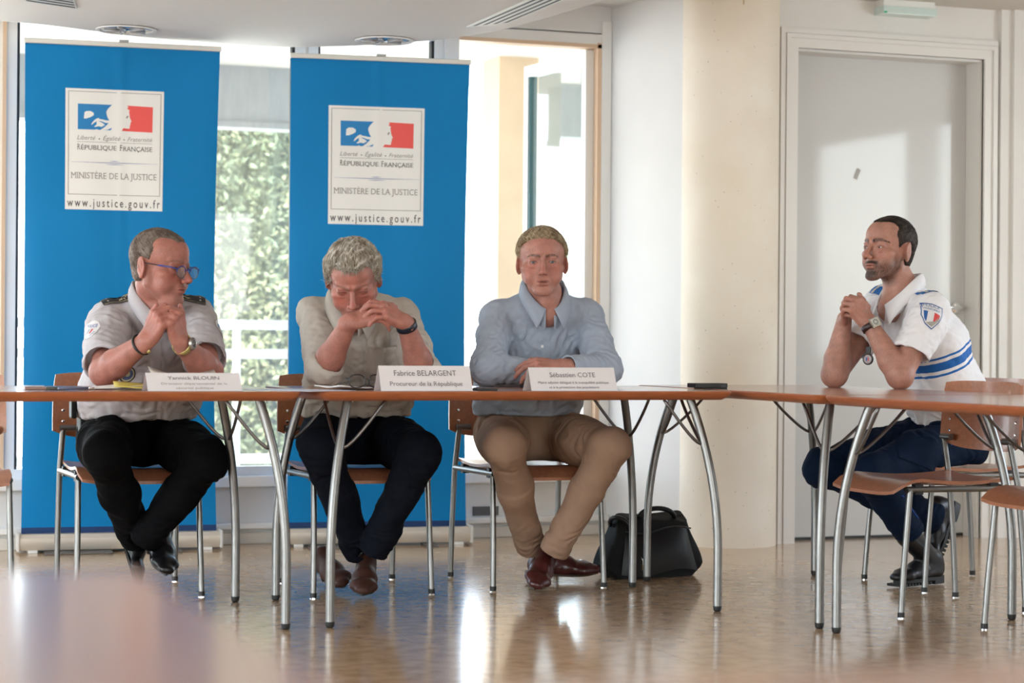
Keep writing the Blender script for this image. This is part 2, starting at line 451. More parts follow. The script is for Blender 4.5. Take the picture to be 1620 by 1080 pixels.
# sash swung outwards on its right-hand hinges
sa = empty('sash', (1.985, VW + .03, 0)); sa.parent = w5
sd = nrm(V3(1.936, 3.37, 0) - V3(1.985, VW + .03, 0)); sn = V3(-sd[1], sd[0], 0)
def sbox(mb, a0, a1, z0, z1, t0, t1):
    pts = []
    for z in (z0, z1):
        for a, t in ((a0, t0), (a1, t0), (a1, t1), (a0, t1)): q = sd * a + sn * t; pts.append((q[0], q[1], z))
    mb.add(pts, [(3, 2, 1, 0), (4, 5, 6, 7), (0, 1, 5, 4), (1, 2, 6, 5), (2, 3, 7, 6), (3, 0, 4, 7)]); return mb
SW = .69
fr = MB()
sbox(fr, 0, .045, .34, 2.27, -.025, .025); sbox(fr, SW - .045, SW, .34, 2.27, -.025, .025); sbox(fr, .045, SW - .045, 2.215, 2.27, -.025, .025); sbox(fr, .045, SW - .045, .34, .40, -.025, .025)
fr.build('sash_frame', M_PAINT, sa)
g = MB(); sbox(g, .045, .06, .40, 2.215, -.02, .02); sbox(g, SW - .06, SW - .045, .40, 2.215, -.02, .02); g.build('gasket', mat('teal_gasket', (.05, .12, .13), .5), sa)
q0, q1 = sd * .045, sd * (SW - .045)
MB().add([(q0[0], q0[1], .40), (q1[0], q1[1], .40), (q1[0], q1[1], 2.215), (q0[0], q0[1], 2.215)], [(0, 1, 2, 3)]).build('pane', M_GLASS2, sa)

# white wall beside the window, round column, door wall
struct('wall_white', MB().prism([(UW, VW + .14), (UW, VW - .005), (2.196, 2.12), (2.45, 2.12), (2.45, VW + .14)], lambda x, y: (x, y, 0), lambda x, y: (x, y, ZC)), M_WALL, label='plain white wall between window and column')
col_c = (2.412, 2.115); col_r = .222
cm = M_CONC; nt = cm.node_tree
# small pits and stains of the cast column
vo = nt.nodes.new('ShaderNodeTexVoronoi'); vo.inputs['Scale'].default_value = 26; vo.feature = 'F1'
gp = nt.nodes.new('ShaderNodeNewGeometry'); nt.links.new(gp.outputs['Position'], vo.inputs['Vector'])
rr = nt.nodes.new('ShaderNodeMapRange'); rr.inputs[1].default_value = .045; rr.inputs[2].default_value = .075; rr.inputs[3].default_value = .45; rr.inputs[4].default_value = 1
nt.links.new(vo.outputs['Distance'], rr.inputs[0])
mm = nt.nodes.new('ShaderNodeMix'); mm.data_type = 'RGBA'; mm.blend_type = 'MULTIPLY'; mm.inputs[0].default_value = 1
bs = nt.nodes['Principled BSDF']; old = bs.inputs['Base Color'].links[0].from_socket
nt.links.new(old, mm.inputs[6]); nt.links.new(rr.outputs[0], mm.inputs[7]); nt.links.new(mm.outputs[2], bs.inputs['Base Color'])
struct('wall_column', MB().lathe([(col_r, 0), (col_r, ZC)], 64, (*col_c, 0)), M_CONC, label='round beige concrete column', smooth=A30)
VD = 2.05; U0, U1, ZD = 2.715, 3.695, 2.235
struct('wall_door', MB().box((2.50, VD, 0), (U0 - .0, VD + .25, ZC)).box((U1, VD, 0), (3.772, VD + .25, ZC)).box((U0, VD, ZD), (U1, VD + .25, ZC))
       .box((3.772, VD - .03, 0), (3.83, VD + .25, ZC)).box((3.83, VD - .05, 0), (UR, VD + .25, ZC)), M_WALLG)
d1 = struct('door_1', MB().box((U0, VD + .13, .012), (U1, VD + .17, ZD), .002), M_LEAF, label='pale grey glossy door with a lever handle')
MB().box((U0, VD + .125, .0), (U1, VD + .175, .0115)).build('door_gap', M_BLACK, d1)
case = MB()
def casing(i0, i1, t, top):
    case.box((U0 - i1, VD - t, 0), (U0 - i0, VD + .01, top + i1)); case.box((U1 + i0, VD - t, 0), (U1 + min(i1, .07), VD + .01, top + i1))
    case.box((U0 - i0, VD - t, top + i0), (U1 + i0, VD + .01, top + i1))
casing(0.0, .042, .014, ZD); casing(.042, .062, .024, ZD); casing(.064, .088, .018, ZD)
case.box((U1 - .012, VD + .01, 0), (U1, VD + .128, ZD)).box((U0, VD + .01, 0), (U0 + .012, VD + .128, ZD)).box((U0 + .012, VD + .01, ZD - .012), (U1 - .012, VD + .128, ZD))
case.build('door_casing', M_DOORP, d1)
hp = P(1516, 487, v=VD + .10)
MB().lathe([(.026, 0), (.026, .012), (.02, .016)], 20, (hp[0], VD + .13, hp[2]), np.array([[1, 0, 0], [0, 0, -1], [0, 1, 0]], float)).tube([(hp[0], VD + .125, hp[2]), (hp[0], VD + .075, hp[2]), (hp[0] - .02, VD + .068, hp[2]), (hp[0] - .12, VD + .068, hp[2])], .0085, 10).build('door_handle', M_CHROME, d1, A30)
MB().lathe([(.024, 0), (.024, .01), (.018, .013)], 20, (hp[0], VD + .13, hp[2] - .09), np.array([[1, 0, 0], [0, 0, -1], [0, 1, 0]], float)).build('lock_rosette', M_CHROME, d1, A30)
tp = P(1356, 275, v=VD + .128)
a = math.radians(25); ca, sa_ = math.cos(a), math.sin(a)
MB().add([(tp[0] + x * ca + z * sa_, VD + .1285, tp[2] - x * sa_ + z * ca) for x, z in ((-.011, -.026), (.011, -.026), (.011, .026), (-.011, .026))], [(0, 1, 2, 3)]).build('tape_strip', mat('grey_tape', (.42, .40, .37), .5), d1)
struct('baseboard_right', MB().box((3.84, VD - .065, 0), (UR, VD - .05, .085), .003), M_DOORP)
# stained patch high on the column
st = MB(); 
for (w0, w1, z0, z1) in ((-.62, -.48, 2.425, 2.455), (-.56, -.53, 2.385, 2.425), (-.78, -.70, 2.425, 2.44), (-.70, -.62, 2.44, 2.452)):
    rws = []
    for z in (z0, z1): rws.append([(col_c[0] + (col_r + .0006) * math.sin(x), col_c[1] - (col_r + .0006) * math.cos(x), z) for x in np.linspace(w0 + .35, w1 + .35, 6)])
    st.grid(rws)
so2 = st.build('trim_5', mat('ochre_stain', (.50, .37, .21), .7)); so2['kind'] = 'structure'; so2['label'] = 'ochre flaked paint patch at the column top'

# emergency lamp above the door
el = empty('emergency_light', (3.25, VD, 2.41))
tag(el, 'white emergency lamp box with clear cover above the door', 'lamp')
MB().box((-.135, -.075, .03), (.135, 0, .06 + .055), .004).build('housing', mat('lamp_plastic', (.80, .80, .76), .4), el, loc=(0, 0, 0))
MB().box((-.14, -.085, -.005), (.14, 0, .03), .003).build('cover', mat('clear_green_cover', (.62, .74, .70), .12, spec=.8), el)
MB().box((-.138, -.0865, -.004), (-.122, -.085, .004)).build('led', mat('green_led', (.02, .45, .2), .3), el)

# downlights and air vents in the dropped ceiling
def downlight(px, py, label, d=.125):
    c = P(px, py, z=ZS)
    e = empty('ceiling_downlight', (c[0], c[1], ZS)); tag(e, label, 'lamp', 'recessed downlights')
    MB().lathe([(d, -.0025), (d, -.006), (d - .006, -.008), (d - .016, -.006), (d - .018, -.001), (d - .001, -.001)], 40).build('rim', M_PAINT, e, A30)
    MB().lathe([(d - .017, -.0035), (d - .03, -.0022), (.03, -.0012), (.028, -.004), (.001, -.006)], 40).build('reflector', mat('mirror_reflector', (.75, .75, .76), .1, metal=1, var=.6, scale=28), e, A30)
    for k in range(5):
        a = 2 * math.pi * k / 5 + .4
        MB().tube([(.02 * math.cos(a), .02 * math.sin(a), -.006), (.09 * math.cos(a), .09 * math.sin(a), -.006)], .006, 8).build('lamp_tube', mat('lamp_glass', (.35, .36, .38), .15, spec=.8), e, True)
downlight(200, 46, 'round chrome ceiling downlight above the left banner')
downlight(608, 63, 'round chrome ceiling downlight above the right banner')
def vent(corners, label, nslots, lengthwise):
    cs = [P(x, y, z=ZS) for x, y in corners]
    o = cs[0]; eu, ev = cs[1] - cs[0], cs[3] - cs[0]
    e = empty('air_vent', (0, 0, 0)); tag(e, label, 'vent', 'ceiling air vents')
    f = lambda a, b, z: o + eu * a + ev * b + V3(0, 0, z)
    MB().add([f(a, b, z) for z in (-.006, -.0005) for a, b in ((0, 0), (1, 0), (1, 1), (0, 1))], [(0, 1, 2, 3), (7, 6, 5, 4), (0, 4, 5, 1), (1, 5, 6, 2), (2, 6, 7, 3), (3, 7, 4, 0)]).build('frame', mat('vent_paint', (.60, .60, .57), .45), e)
    for k in range(nslots):
        b0 = (k + .35) / (nslots + .2); b1 = b0 + .42 / nslots
        MB().add([f(a, b, -.0064) for a, b in ((.03, b0), (.97, b0), (.97, b1), (.03, b1))], [(0, 1, 2, 3)]).build('slot', M_DARK, e)
    rebase(e, tuple(sum(cs) / 4))
vent([(738, 41), (850, -8), (912, -8), (806, 34)], 'long slotted ceiling air vent beside the curved edge', 4, True)
vent([(30, -22), (135, -14), (122, 12), (40, 0)][::-1], 'slotted ceiling air vent at the top left corner', 5, True)

# ------------------------------------------------------------------ outside
struct('ground', MB().box((-30, VW + .14, -.5), (40, 60, -.12)), mat('pale_paving', (.62, .60, .55), .8, var=.1, scale=1.5))
struct('trim_6', MB().box((-6, VW + .14, -.12), (8, 5.2, -.02)), mat('terrace_concrete', (.66, .64, .60), .8))
struct('ceiling_outside', MB().box((-6, VW + .14, 2.36), (8, 5.0, 2.5)), mat('soffit_concrete', (.75, .70, .62), .8), label='pale concrete canopy outside the windows')
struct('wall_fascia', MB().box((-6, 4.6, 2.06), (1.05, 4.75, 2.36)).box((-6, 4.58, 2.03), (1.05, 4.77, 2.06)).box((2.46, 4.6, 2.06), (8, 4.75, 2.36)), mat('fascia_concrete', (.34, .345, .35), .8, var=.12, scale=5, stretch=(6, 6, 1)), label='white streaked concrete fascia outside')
pc = P(808, 300, v=3.75)
struct('wall_pillar', MB().box((pc[0] - .085, 3.70, -.02), (pc[0] + .13, 3.95, 2.36)), mat('pillar_concrete', (.78, .62, .43), .8, var=.15, scale=3), label='beige concrete pillar outside the open window')
struct('wall_pier', MB().box((2.27, 4.2, -.02), (2.42, 4.45, 2.36)), mat('pier_concrete', (.30, .30, .27), .8, var=.15, scale=3), label='grey concrete pier seen through the open sash')
rl = empty('terrace_railing', (0, 4.2, -.02)); tag(rl, 'white metal railing on the terrace outside the window', 'railing')
for (z, h) in ((.97, .05), (.82, .05), (.28, .05)):
    MB().box((-5, -.02, z), (1.1, .02, z + h), .004).build('rail', M_PAINT, rl)
for x in (-4, -2.6, -1.2, .0, .64, 1.08):
    MB().box((x - .018, -.018, 0), (x + .018, .018, 1.0), .003).build('post', M_PAINT, rl)
# hedge: thousands of leaves
def hedge(name, lo, hi, n, label, cols, size=.07, cat='hedge'):
    e = empty(name, ((lo[0] + hi[0]) / 2, lo[1], lo[2])); tag(e, label, cat)
    c = V3((lo[0] + hi[0]) / 2, lo[1], lo[2])
    core = MB(); nx, nz = 24, 12; rws = []
    for j in range(nz + 1):
        rws.append([(lo[0] + (hi[0] - lo[0]) * i / nx - c[0], .12 + .08 * math.sin(i * 1.7 + j) * math.cos(j * 1.3), (hi[2] - lo[2]) * j / nz) for i in range(nx + 1)])
    core.grid(rws); core.build('branches', mat(name + '_core', (.10, .12, .07), .9), e)
    for q, colr in enumerate(cols):
        m = n // len(cols)
        cx = RNG.uniform(lo[0], hi[0], m) - c[0]; cz = RNG.uniform(0, hi[2] - lo[2], m)
        cy = .05 + .10 * np.sin(cx * 2.3 + q) * np.cos(cz * 3.1) + RNG.normal(0, .05, m) - (.03 if q == 0 else 0)
        d1 = RNG.normal(0, 1, (m, 3)); d1 /= np.linalg.norm(d1, axis=1)[:, None]
        d2 = np.cross(d1, RNG.normal(0, 1, (m, 3))); d2 /= np.linalg.norm(d2, axis=1)[:, None]
        s = size * RNG.uniform(.6, 1.3, m)[:, None]
        ce = np.stack([cx, cy, cz], 1)
        vs = np.stack([ce - d1 * s, ce - d2 * s * .4, ce + d1 * s, ce + d2 * s * .4], 1).reshape(-1, 3)
        me = bpy.data.meshes.new('leaves'); me.from_pydata(vs.tolist(), [], np.arange(4 * m).reshape(-1, 4).tolist())
        o = link('leaves', me, mat(name + '_leaf%d' % q, colr, .6), e); o['kind'] = 'stuff'
hedge('hedge', (.85, 7.2, -.12), (2.3, 7.5, 3.0), 16000, 'tall clipped green hedge behind the white railing', [(.10, .13, .07), (.16, .19, .10), (.26, .27, .15)], .030)
hedge('bush', (6.0, 13.0, -.12), (9.0, 13.6, 1.9), 6000, 'round green bush seen through the open window', [(.10, .14, .10), (.16, .20, .15)], .09, 'bush')
# ------------------------------------------------------------------ tables
TZ = 0.74
OU, OV = .042, .036                 # overhang of the top beyond the feet
FA, FB = 1.342, .712                # spacing of the feet
def rrect(w, d, r, n=5):
    pts = []
    for cx, cy, a0 in ((w / 2 - r, d / 2 - r, 0), (-w / 2 + r, d / 2 - r, 90), (-w / 2 + r, -d / 2 + r, 180), (w / 2 - r, -d / 2 + r, 270)):
        for k in range(n + 1):
            a = math.radians(a0 + 90 * k / n); pts.append((cx + r * math.cos(a), cy + r * math.sin(a)))
    return pts
def make_table():
    t = empty('table')
    W, D = FA + 2 * OU, FB + 2 * OV
    prof = [(.006, TZ), (.002, TZ - .0015), (0, TZ - .005), (.002, TZ - .012), (.010, TZ - .021), (.024, TZ - .030)]
    rows = [[(x, y, z) for x, y in rrect(W - 2 * i, D - 2 * i, .035)] for i, z in prof]
    n = len(rows[0])
    e = MB(); e.v = [p for r in rows for p in r]
    for i in range(len(rows) - 1):
        for j in range(n): e.f.append((i * n + j, i * n + (j + 1) % n, (i + 1) * n + (j + 1) % n, (i + 1) * n + j))
    e.f.append(tuple((len(rows) - 1) * n + j for j in range(n)))
    e.build('edge_band', M_TEDGE, t, A30)
    MB().add(rows[0], [tuple(range(n))]).build('tabletop', M_TABLE, t)
    for sx in (-1, 1):
        for sy in (-1, 1):
            k = .072
            fx, fy = sx * FA / 2, sy * FB / 2
            path = []
            for h in np.linspace(.014, TZ - .03, 15):
                o = k * (max(0, h - .2) / (TZ - .23)) ** 2
                path.append((fx - sx * o, fy - sy * o, h))
            lg = MB().tube(path, .0145, 14).build('leg', M_STEEL, t, A30)
            MB().lathe([(.009, 0), (.013, .004), (.0150, .016), (.0150, .019)], 16, (fx, fy, 0)).build('foot', M_BLACK, lg, A30)
            bpnt = V3(path[11][0], path[11][1], path[11][2])
            for dx, dy in ((-sx, 0), (0, -sy)):
                top = V3(bpnt[0] + dx * .15, bpnt[1] + dy * .19, TZ - .031)
                b0 = bpnt + V3(dx, dy, 0) * .012
                MB().tube(bez(b0, b0 + V3(dx * .03, dy * .03, .004), top - V3(dx * .04, dy * .04, .05), top, 9), .0055, 8).build('brace', M_STEEL_D, lg, True)
    return t
tb = make_table()
spots = [((FA / 2, FB / 2), 0, 'middle reddish wooden meeting table carrying two name cards'),
         ((-.142 - FA / 2, FB / 2), 0, 'left reddish wooden meeting table with yellow folder and phone'),
         ((1.471 + FB / 2, .872 - FA / 2), math.pi / 2, 'right wing meeting table under the officer in white with blue stripes'),
         ((1.471 + FB / 2, .872 - FA - .109 - FA / 2), math.pi / 2, 'meeting table at the right edge with empty chairs behind it'),
         ((-1.457 - OV - FB / 2 , -4.835 - OU - FA / 2), math.pi / 2, 'blurred table corner in the left foreground'),
         ((-1.42 + OU + FA / 2, -5.384 - OV - FB / 2), 0, 'blurred table edge along the bottom right foreground')]
for i, ((x, y), r, lab) in enumerate(spots):
    o = tb if i == 0 else copy_tree(tb)
    o.location = (x, y, 0); o.rotation_euler = (0, 0, r); tag(o, lab, 'table', 'meeting tables set in a square')

# ------------------------------------------------------------------ chairs (face -Y)
def make_chair():
    c = empty('chair')
    for sx in (-1, 1):
        ff = V3(sx * .216, -.235, 0); ft = V3(sx * .208, -.20, .420)
        lg = MB().tube([ff + V3(0, 0, .012), ff * .6 + ft * .4 + V3(0, -.003, 0), ft], .0105, 12).build('front_leg', M_STEEL, c, A30)
        MB().lathe([(.012, .0), (.012, .003)], 14, ff).build('glide', M_CHROME, lg)
        MB().lathe([(.0118, .003), (.0118, .020)], 14, ff).build('foot_cap', M_BLACK, lg, A30)
        rf = V3(sx * .216, .245, 0); rt = V3(sx * .206, .185, .575)
        lg = MB().tube([rf + V3(0, 0, .012), V3(sx * .216, .235, .2), V3(sx * .213, .215, .42), rt], .0105, 12).build('rear_leg', M_STEEL, c, A30)
        MB().lathe([(.012, .0), (.012, .003)], 14, rf).build('glide', M_CHROME, lg)
        MB().lathe([(.0118, .003), (.0118, .020)], 14, rf).build('foot_cap', M_BLACK, lg, A30)
        MB().tube([ft + V3(0, -.012, .002), V3(sx * .213, .215, .42)], .0105, 12).build('side_rail', M_STEEL, c, A30)
        MB().tube([ft + V3(0, -.014, .002), ft + V3(0, -.018, .002)], .0115, 12).build('rail_cap', M_BLACK, c)
        for y in (-.17, .12):
            MB().box((sx * .205 - .012, y - .015, .405), (sx * .205 + .012, y + .015, .440)).build('rubber_pad', M_BLACK, c)
        MB().tube([rt + V3(sx * .012, 0, .0), rt + V3(-sx * .045, .003, .0)], .0115, 12).build('clamp', M_STEEL_D, c, A30)
    MB().tube([(-.2, .215, .418), (.2, .215, .418)], .009, 10).build('cross_rail', M_STEEL_D, c, True)
    # seat: pressed plywood with a rolled front edge
    rows = []
    for t in np.linspace(0, 1, 15):
        y = .205 - t * .465
        z = .448 - .012 * math.sin(math.pi * min(1, t / .8)) + (0 if t < .78 else -.9 * (t - .78) ** 2 * .9)
        w = .215 - .010 * (1 - t) - (.012 if t > .96 else 0)
        rows.append((y, z, w))
    top, bot = [], []
    for y, z, w in rows:
        xs = np.linspace(-w, w, 9)
        top.append([(x, y, z + .010 * (x / w) ** 4) for x in xs]); bot.append([(x, y, z - .011 + .010 * (x / w) ** 4) for x in xs])
    def shell(top, bot):
        mb = MB(); m, n = len(top), len(top[0]); mb.v = [p for r in top for p in r] + [p for r in bot for p in r]; N = m * n
        for i in range(m - 1):
            for j in range(n - 1):
                mb.f.append((i * n + j, i * n + j + 1, (i + 1) * n + j + 1, (i + 1) * n + j)); mb.f.append((N + i * n + j, N + (i + 1) * n + j, N + (i + 1) * n + j + 1, N + i * n + j + 1))
        for i in range(m - 1):
            for j in (0, n - 1): mb.f.append((i * n + j, (i + 1) * n + j, N + (i + 1) * n + j, N + i * n + j))
        for j in range(n - 1):
            for i in (0, m - 1): mb.f.append((i * n + j, i * n + j + 1, N + i * n + j + 1, N + i * n + j))
        return mb
    shell(top, bot).build('seat', M_PLY, c, A30)
    fr, bk = [], []
    for z in np.linspace(.565, .775, 8):
        s = (z - .565) / .21
        hw = .243 - .012 * s ** 3
        a, b = [], []
        for x in np.linspace(-hw, hw, 17):
            q = x / .243
            y = .198 + .012 * s + .045 * (1 - q * q)
            zz = z - (.030 * (1 - q ** 4) * (1 - s) if s < 1 else 0) - (.010 * q ** 6 if s > .9 else 0)
            a.append((x, y - .005, zz)); b.append((x, y + .005, zz))
        fr.append(a); bk.append(b)
    br = shell(fr, bk).build('backrest', M_PLY, c, A30)
    for sx in (-1, 1):
        for z in (.598, .638):
            y = .198 + .012 * (z - .565) / .21 + .045 * (1 - (.203 / .243) ** 2) - .006
            MB().lathe([(.0055, 0), (.0055, .0015), (.003, .003)], 12, (sx * .203, y, z), np.array([[1, 0, 0], [0, 0, -1], [0, 1, 0]], float)).build('screw', M_CHROME, br)
    return c
ch = make_chair()
G = 'steel and plywood chairs'
chairs = [((1.02, .965), 0, 'plywood chair under the man in a light blue shirt'),
          ((.352, .955), 0, 'plywood chair under the man with bowed head'),
          ((-.44, 1.115), 0, 'plywood chair under the officer with blue glasses'),
          ((-1.10, 1.02), 0, 'plywood chair cut off at the left picture edge'),
          ((2.535, .475), -math.pi / 2, 'plywood chair under the officer with the striped white shirt'),
          ((2.085, -.115), -math.pi / 2, 'empty plywood chair pushed under the right table nearest the officer'),
          ((2.20, -.86), -math.pi / 2, 'empty plywood chair cut off at the right picture edge'),
          ((3.02, .05), -math.pi / 2 , 'empty plywood chair standing back behind the right table')][:7]
for i, ((x, y), r, lab) in enumerate(chairs):
    o = ch if i == 0 else copy_tree(ch)
    o.location = (x, y, 0); o.rotation_euler = (0, 0, r); tag(o, lab, 'chair', G)

# ------------------------------------------------------------------ roll-up banners
LOGO = {}
def banner(name, pl, pr, zt, label, panel_px, tap):
    """pl/pr: floor points of the base ends; zt: height of the top bar"""
    pl, pr = np.asarray(pl, float), np.asarray(pr, float)
    W = np.linalg.norm(pr - pl); d = (pr - pl) / W; nn = V3(d[1], -d[0], 0)
    mid = (pl + pr) / 2
    e = empty('rollup_banner', mid, math.atan2(d[1], d[0])); tag(e, label, 'banner', 'blue roll-up banners')
    z0 = .085
    def S(x, z, off=0.0):
        """banner-local x (0 at middle), height z -> local 3-D on the slightly wavy cloth"""
        t = (z - z0) / (zt - z0)
        pinch = 1 - tap * math.sin(math.pi * t) ** 1.0 * (1 if x > 0 else .35)
        curl = -.035 * abs(2 * x / W) ** 4 * math.sin(math.pi * t)
        wave = (.005 * math.sin(8.5 * x + 1.2) + .0025 * math.sin(23 * x + 2 * t)) * math.sin(math.pi * t) ** .7 - .006 * math.exp(-((x + .01) / .016) ** 2) * t ** 1.5
        return (x * pinch, curl * -1 + wave - off, z)
    nx, nz = 48, 44
    rows = [[S(-W / 2 * .965 + W * .965 * i / nx, z0 + (zt - z0) * j / nz) for i in range(nx + 1)] for j in range(nz + 1)]
    MB().grid(rows).build('cloth', M_BLUE, e, True)
    rows = [[S(-W / 2 * .965 + W * .965 * i / nx, z, .0012) for i in range(nx + 1)] for z in (z0 - .012, z0 + .008, z0 + .018)]
    MB().grid(rows).build('hem', M_NAVY, e, True)
    MB().box((-W / 2 * .975, -.012, zt - .004), (W / 2 * .975, .012, zt + .018), .004).build('top_bar', M_ALU, e)
    MB().box((-.02, -.016, zt + .018), (.02, .016, zt + .028), .003).build('bar_clip', mat('clip_grey', (.4, .4, .4), .4), e)
    bs = MB().prism([(-.05, .012), (-.06, .03), (-.058, .062), (-.045, .078), (.045, .078), (.058, .06), (.06, .03), (.05, .012)], lambda y, z: (-W / 2, y, z), lambda y, z: (W / 2, y, z)).build('base', mat('base_aluminium', (.62, .56, .48), .4, metal=.35), e, A30)
    for sx in (-1, 1):
        MB().box((sx * W / 2 - .006, -.063, .008), (sx * W / 2 + .006, .063, .084), .004).build('end_cap', mat('base_cap', (.62, .60, .57), .4), bs)
        MB().box((sx * W / 2 * .86 - .02, -.06, 0), (sx * W / 2 * .86 + .02, .06, .012), .002).build('foot', mat('foot_light', (.75, .74, .72), .4), bs)
    for fx in (-.18, .22):
        MB().box((fx - .14 if fx < 0 else fx - .03, -.135, 0), (fx + .14 if fx < 0 else fx + .03, -.02, .009), .003).build('swing_foot', M_STEEL_D, bs)
    MB().tube([(0, .05, .03), (0, .05, zt)], .011, 10).build('pole', M_ALU, e, True)
    # printed panel (left, top, width, height in banner metres)
    px, pz, pw, ph = panel_px
    def Q(a, b): return (px + a * pw, pz - b * ph)          # panel fractions (b downwards)
    def flat(pts2, off, nsub=1):
        return [S(x, z, off) for x, z in pts2]
    def patch(a0, b0, a1, b1, off, m, nm, n=(16, 20), par=None):
        rows = [[S(*Q(a0 + (a1 - a0) * i / n[0], b0 + (b1 - b0) * j / n[1]), off) for i in range(n[0] + 1)] for j in range(n[1] + 1)]
        return MB().grid(rows).build(nm, m, par, True)
    pan = patch(0, 0, 1, 1, .0012, M_PRINT, 'printed_panel', (24, 28), e)
    pan['label'] = 'white printed panel with flag emblem and ministry lettering'
    L = .0019
    bt = .010
    for (a0, b0, a1, b1) in ((.028, .022, .972, .0265), (.028, .872, .972, .8765), (.028, .022, .034, .8765), (.966, .022, .972, .8765)):
        patch(a0, b0, a1, b1, L, M_INKG, 'border_line', (12, 12), pan)
    def poly(pts, off, m, nm):
        bm = bmesh.new(); vs = [bm.verts.new((p[0], p[1], 0)) for p in pts]; f = bm.faces.new(vs); f.normal_update()
        bmesh.ops.triangulate(bm, faces=[f], ngon_method='EAR_CLIP')
        bmesh.ops.subdivide_edges(bm, edges=[e_ for e_ in bm.edges if e_.calc_length() > .05], cuts=2)
        bm.verts.index_update()
        mb = MB().add([S(*Q(v.co.x, v.co.y), off) for v in bm.verts], [tuple(v.index for v in f.verts) for f in bm.faces]); bm.free()
        return mb.build(nm, m, pan)
    # flag emblem, traced in crop pixels 1512x1080 covering photo px (110..250, 155..255)
    X0p, Y0p, Wp, Hp = 102.5, 141.5, 157.5, 191.5
    def T(x, y): return ((110 + x * 140 / 1512 - X0p) / Wp, (155 + y * 100 / 1080 - Y0p) / Hp)
    blue = [(130, 115), (715, 115), (668, 160), (630, 210), (617, 245), (628, 300), (645, 345), (672, 383), (620, 385), (560, 372), (495, 366), (500, 350), (470, 352), (440, 366), (405, 395), (375, 430), (358, 470),
            (375, 466), (415, 430), (455, 408), (450, 440), (455, 460), (412, 495), (425, 508), (480, 490), (540, 500), (575, 512), (560, 522), (520, 550), (490, 552), (455, 540), (420, 552), (130, 552)]
    poly([T(*p) for p in blue], L, M_LOGOB, 'emblem_blue')
    poly([T(*p) for p in [(480, 400), (540, 405), (600, 428), (655, 430), (630, 462), (575, 512), (540, 500), (600, 462), (545, 425)]], L, M_LOGOB, 'emblem_hair_shade')
    poly([T(*p) for p in [(570, 552), (640, 545), (690, 520), (722, 512), (690, 552)]], L, M_LOGOB, 'emblem_collar')
    red = [(982, 117), (1428, 130), (1424, 568), (885, 556), (915, 508), (960, 512), (1018, 516), (1028, 490), (1026, 470), (1038, 455), (1034, 440), (1044, 425), (1036, 405), (1058, 392), (1040, 350), (1028, 325), (1020, 270), (1012, 225), (1022, 195), (975, 168), (1000, 150)]
    poly([T(*p) for p in red], L, M_LOGOR, 'emblem_red')
    poly([T(*p) for p in [(960, 320), (985, 288), (1005, 296), (990, 330), (975, 345)]], L, M_INKG, 'emblem_eye')
    def word(body, a0, a1, b, size, m, **kw):
        vs, fs = text_fit(body, (a1 - a0) * pw, size, x0=0, y=0, **kw)
        x0_, z0_ = Q(a0, b)
        o = MB().add([S(x0_ + x, z0_ + y, L) for x, y in vs], fs).build('lettering', m, pan); return o
    word('Liberté', .118, .302, .422, .026, M_INKG, shear=.3); word('Égalité', .378, .558, .422, .026, M_INKG, shear=.3); word('Fraternité', .63, .885, .424, .026, M_INKG, shear=.3)
    for a in (.342, .594): patch(a - .006, .408, a + .006, .417, L, M_INK, 'lettering_dot', (2, 2), pan)
    patch(.118, .438, .885, .441, L, M_INKG, 'rule_line', (10, 1), pan)
    word('R', .118, .152, .504, .035, M_INK, serif=True); word('ÉPUBLIQUE', .158, .518, .504, .0275, M_INK, serif=True); word('F', .548, .576, .504, .035, M_INK, serif=True); word('RANÇAISE', .582, .885, .506, .0275, M_INK, serif=True)
    x, z = Q(.5, .61)
    for (a0, a1, b0, b1) in ((.06, .95, .6055, .6105), (.45, .55, .592, .597), (.41, .59, .619, .624)):
        n_ = 14; rows = []
        for s_ in (-1, 1):
            rows.append([S(*Q(a0 + (a1 - a0) * i / n_, (b0 + b1) / 2 + s_ * (b1 - b0) / 2 * (1 - abs(2 * i / n_ - 1) * .8)), L) for i in range(n_ + 1)])
        MB().grid(rows).build('rule_line', M_INKB, pan)
    word('MINISTÈRE DE LA JUSTICE', .055, .935, .742, .037, M_INKG, serif=True)
    word('www.justice.gouv.fr', .022, .972, .975, .050, M_INK, bold=.0004, space=1.45)
    return e
bl, br_ = P(23, 870, z=0), P(347, 867, z=0)
bl = V3(bl[0], 2.575, 0); br_ = V3(br_[0], 2.515, 0)
def panel_of(e_l, e_r, zt, c4):
    """panel corners (photo px) -> local rectangle on the banner plane"""
    W = np.linalg.norm(e_r - e_l); d = (e_r - e_l) / W; mid = (e_l + e_r) / 2; nn = np.array((-d[1], d[0], 0))
    out = []
    for x, y in c4:
        r = ray(x, y); t = np.dot(mid - CAM, nn) / np.dot(r, nn); p = CAM + r * t
        out.append((np.dot(p - mid, d), p[2]))
    (xa, za), (xb, zb), (xc, zc), (xd, zd) = out      # TL TR BR BL
    return ((xa + xd) / 2, (za + zb) / 2, (xb + xc) / 2 - (xa + xd) / 2, (za + zb) / 2 - (zc + zd) / 2)
ztl = P(183, 67, v=2.545)[2] - .016
banner('rollup_banner', bl, br_, min(ztl, 2.17 - .02), 'blue roll-up banner with ministry panel behind the officer with glasses', panel_of(bl, br_, ztl, [(103, 141), (260, 143), (259, 333), (102, 332)]), .035)
b2l, b2r = P(447, 863, z=0), P(745, 860, z=0)
b2l = V3(b2l[0], 2.535, 0); b2r = V3(b2r[0], 2.44, 0)
zt2 = P(598, 90, v=2.49)[2] - .016
banner('rollup_banner', b2l, b2r, zt2, 'blue roll-up banner with ministry panel behind the man with bowed head', panel_of(b2l, b2r, zt2, [(520, 167), (673, 171), (670, 357), (518, 354)]), .022)

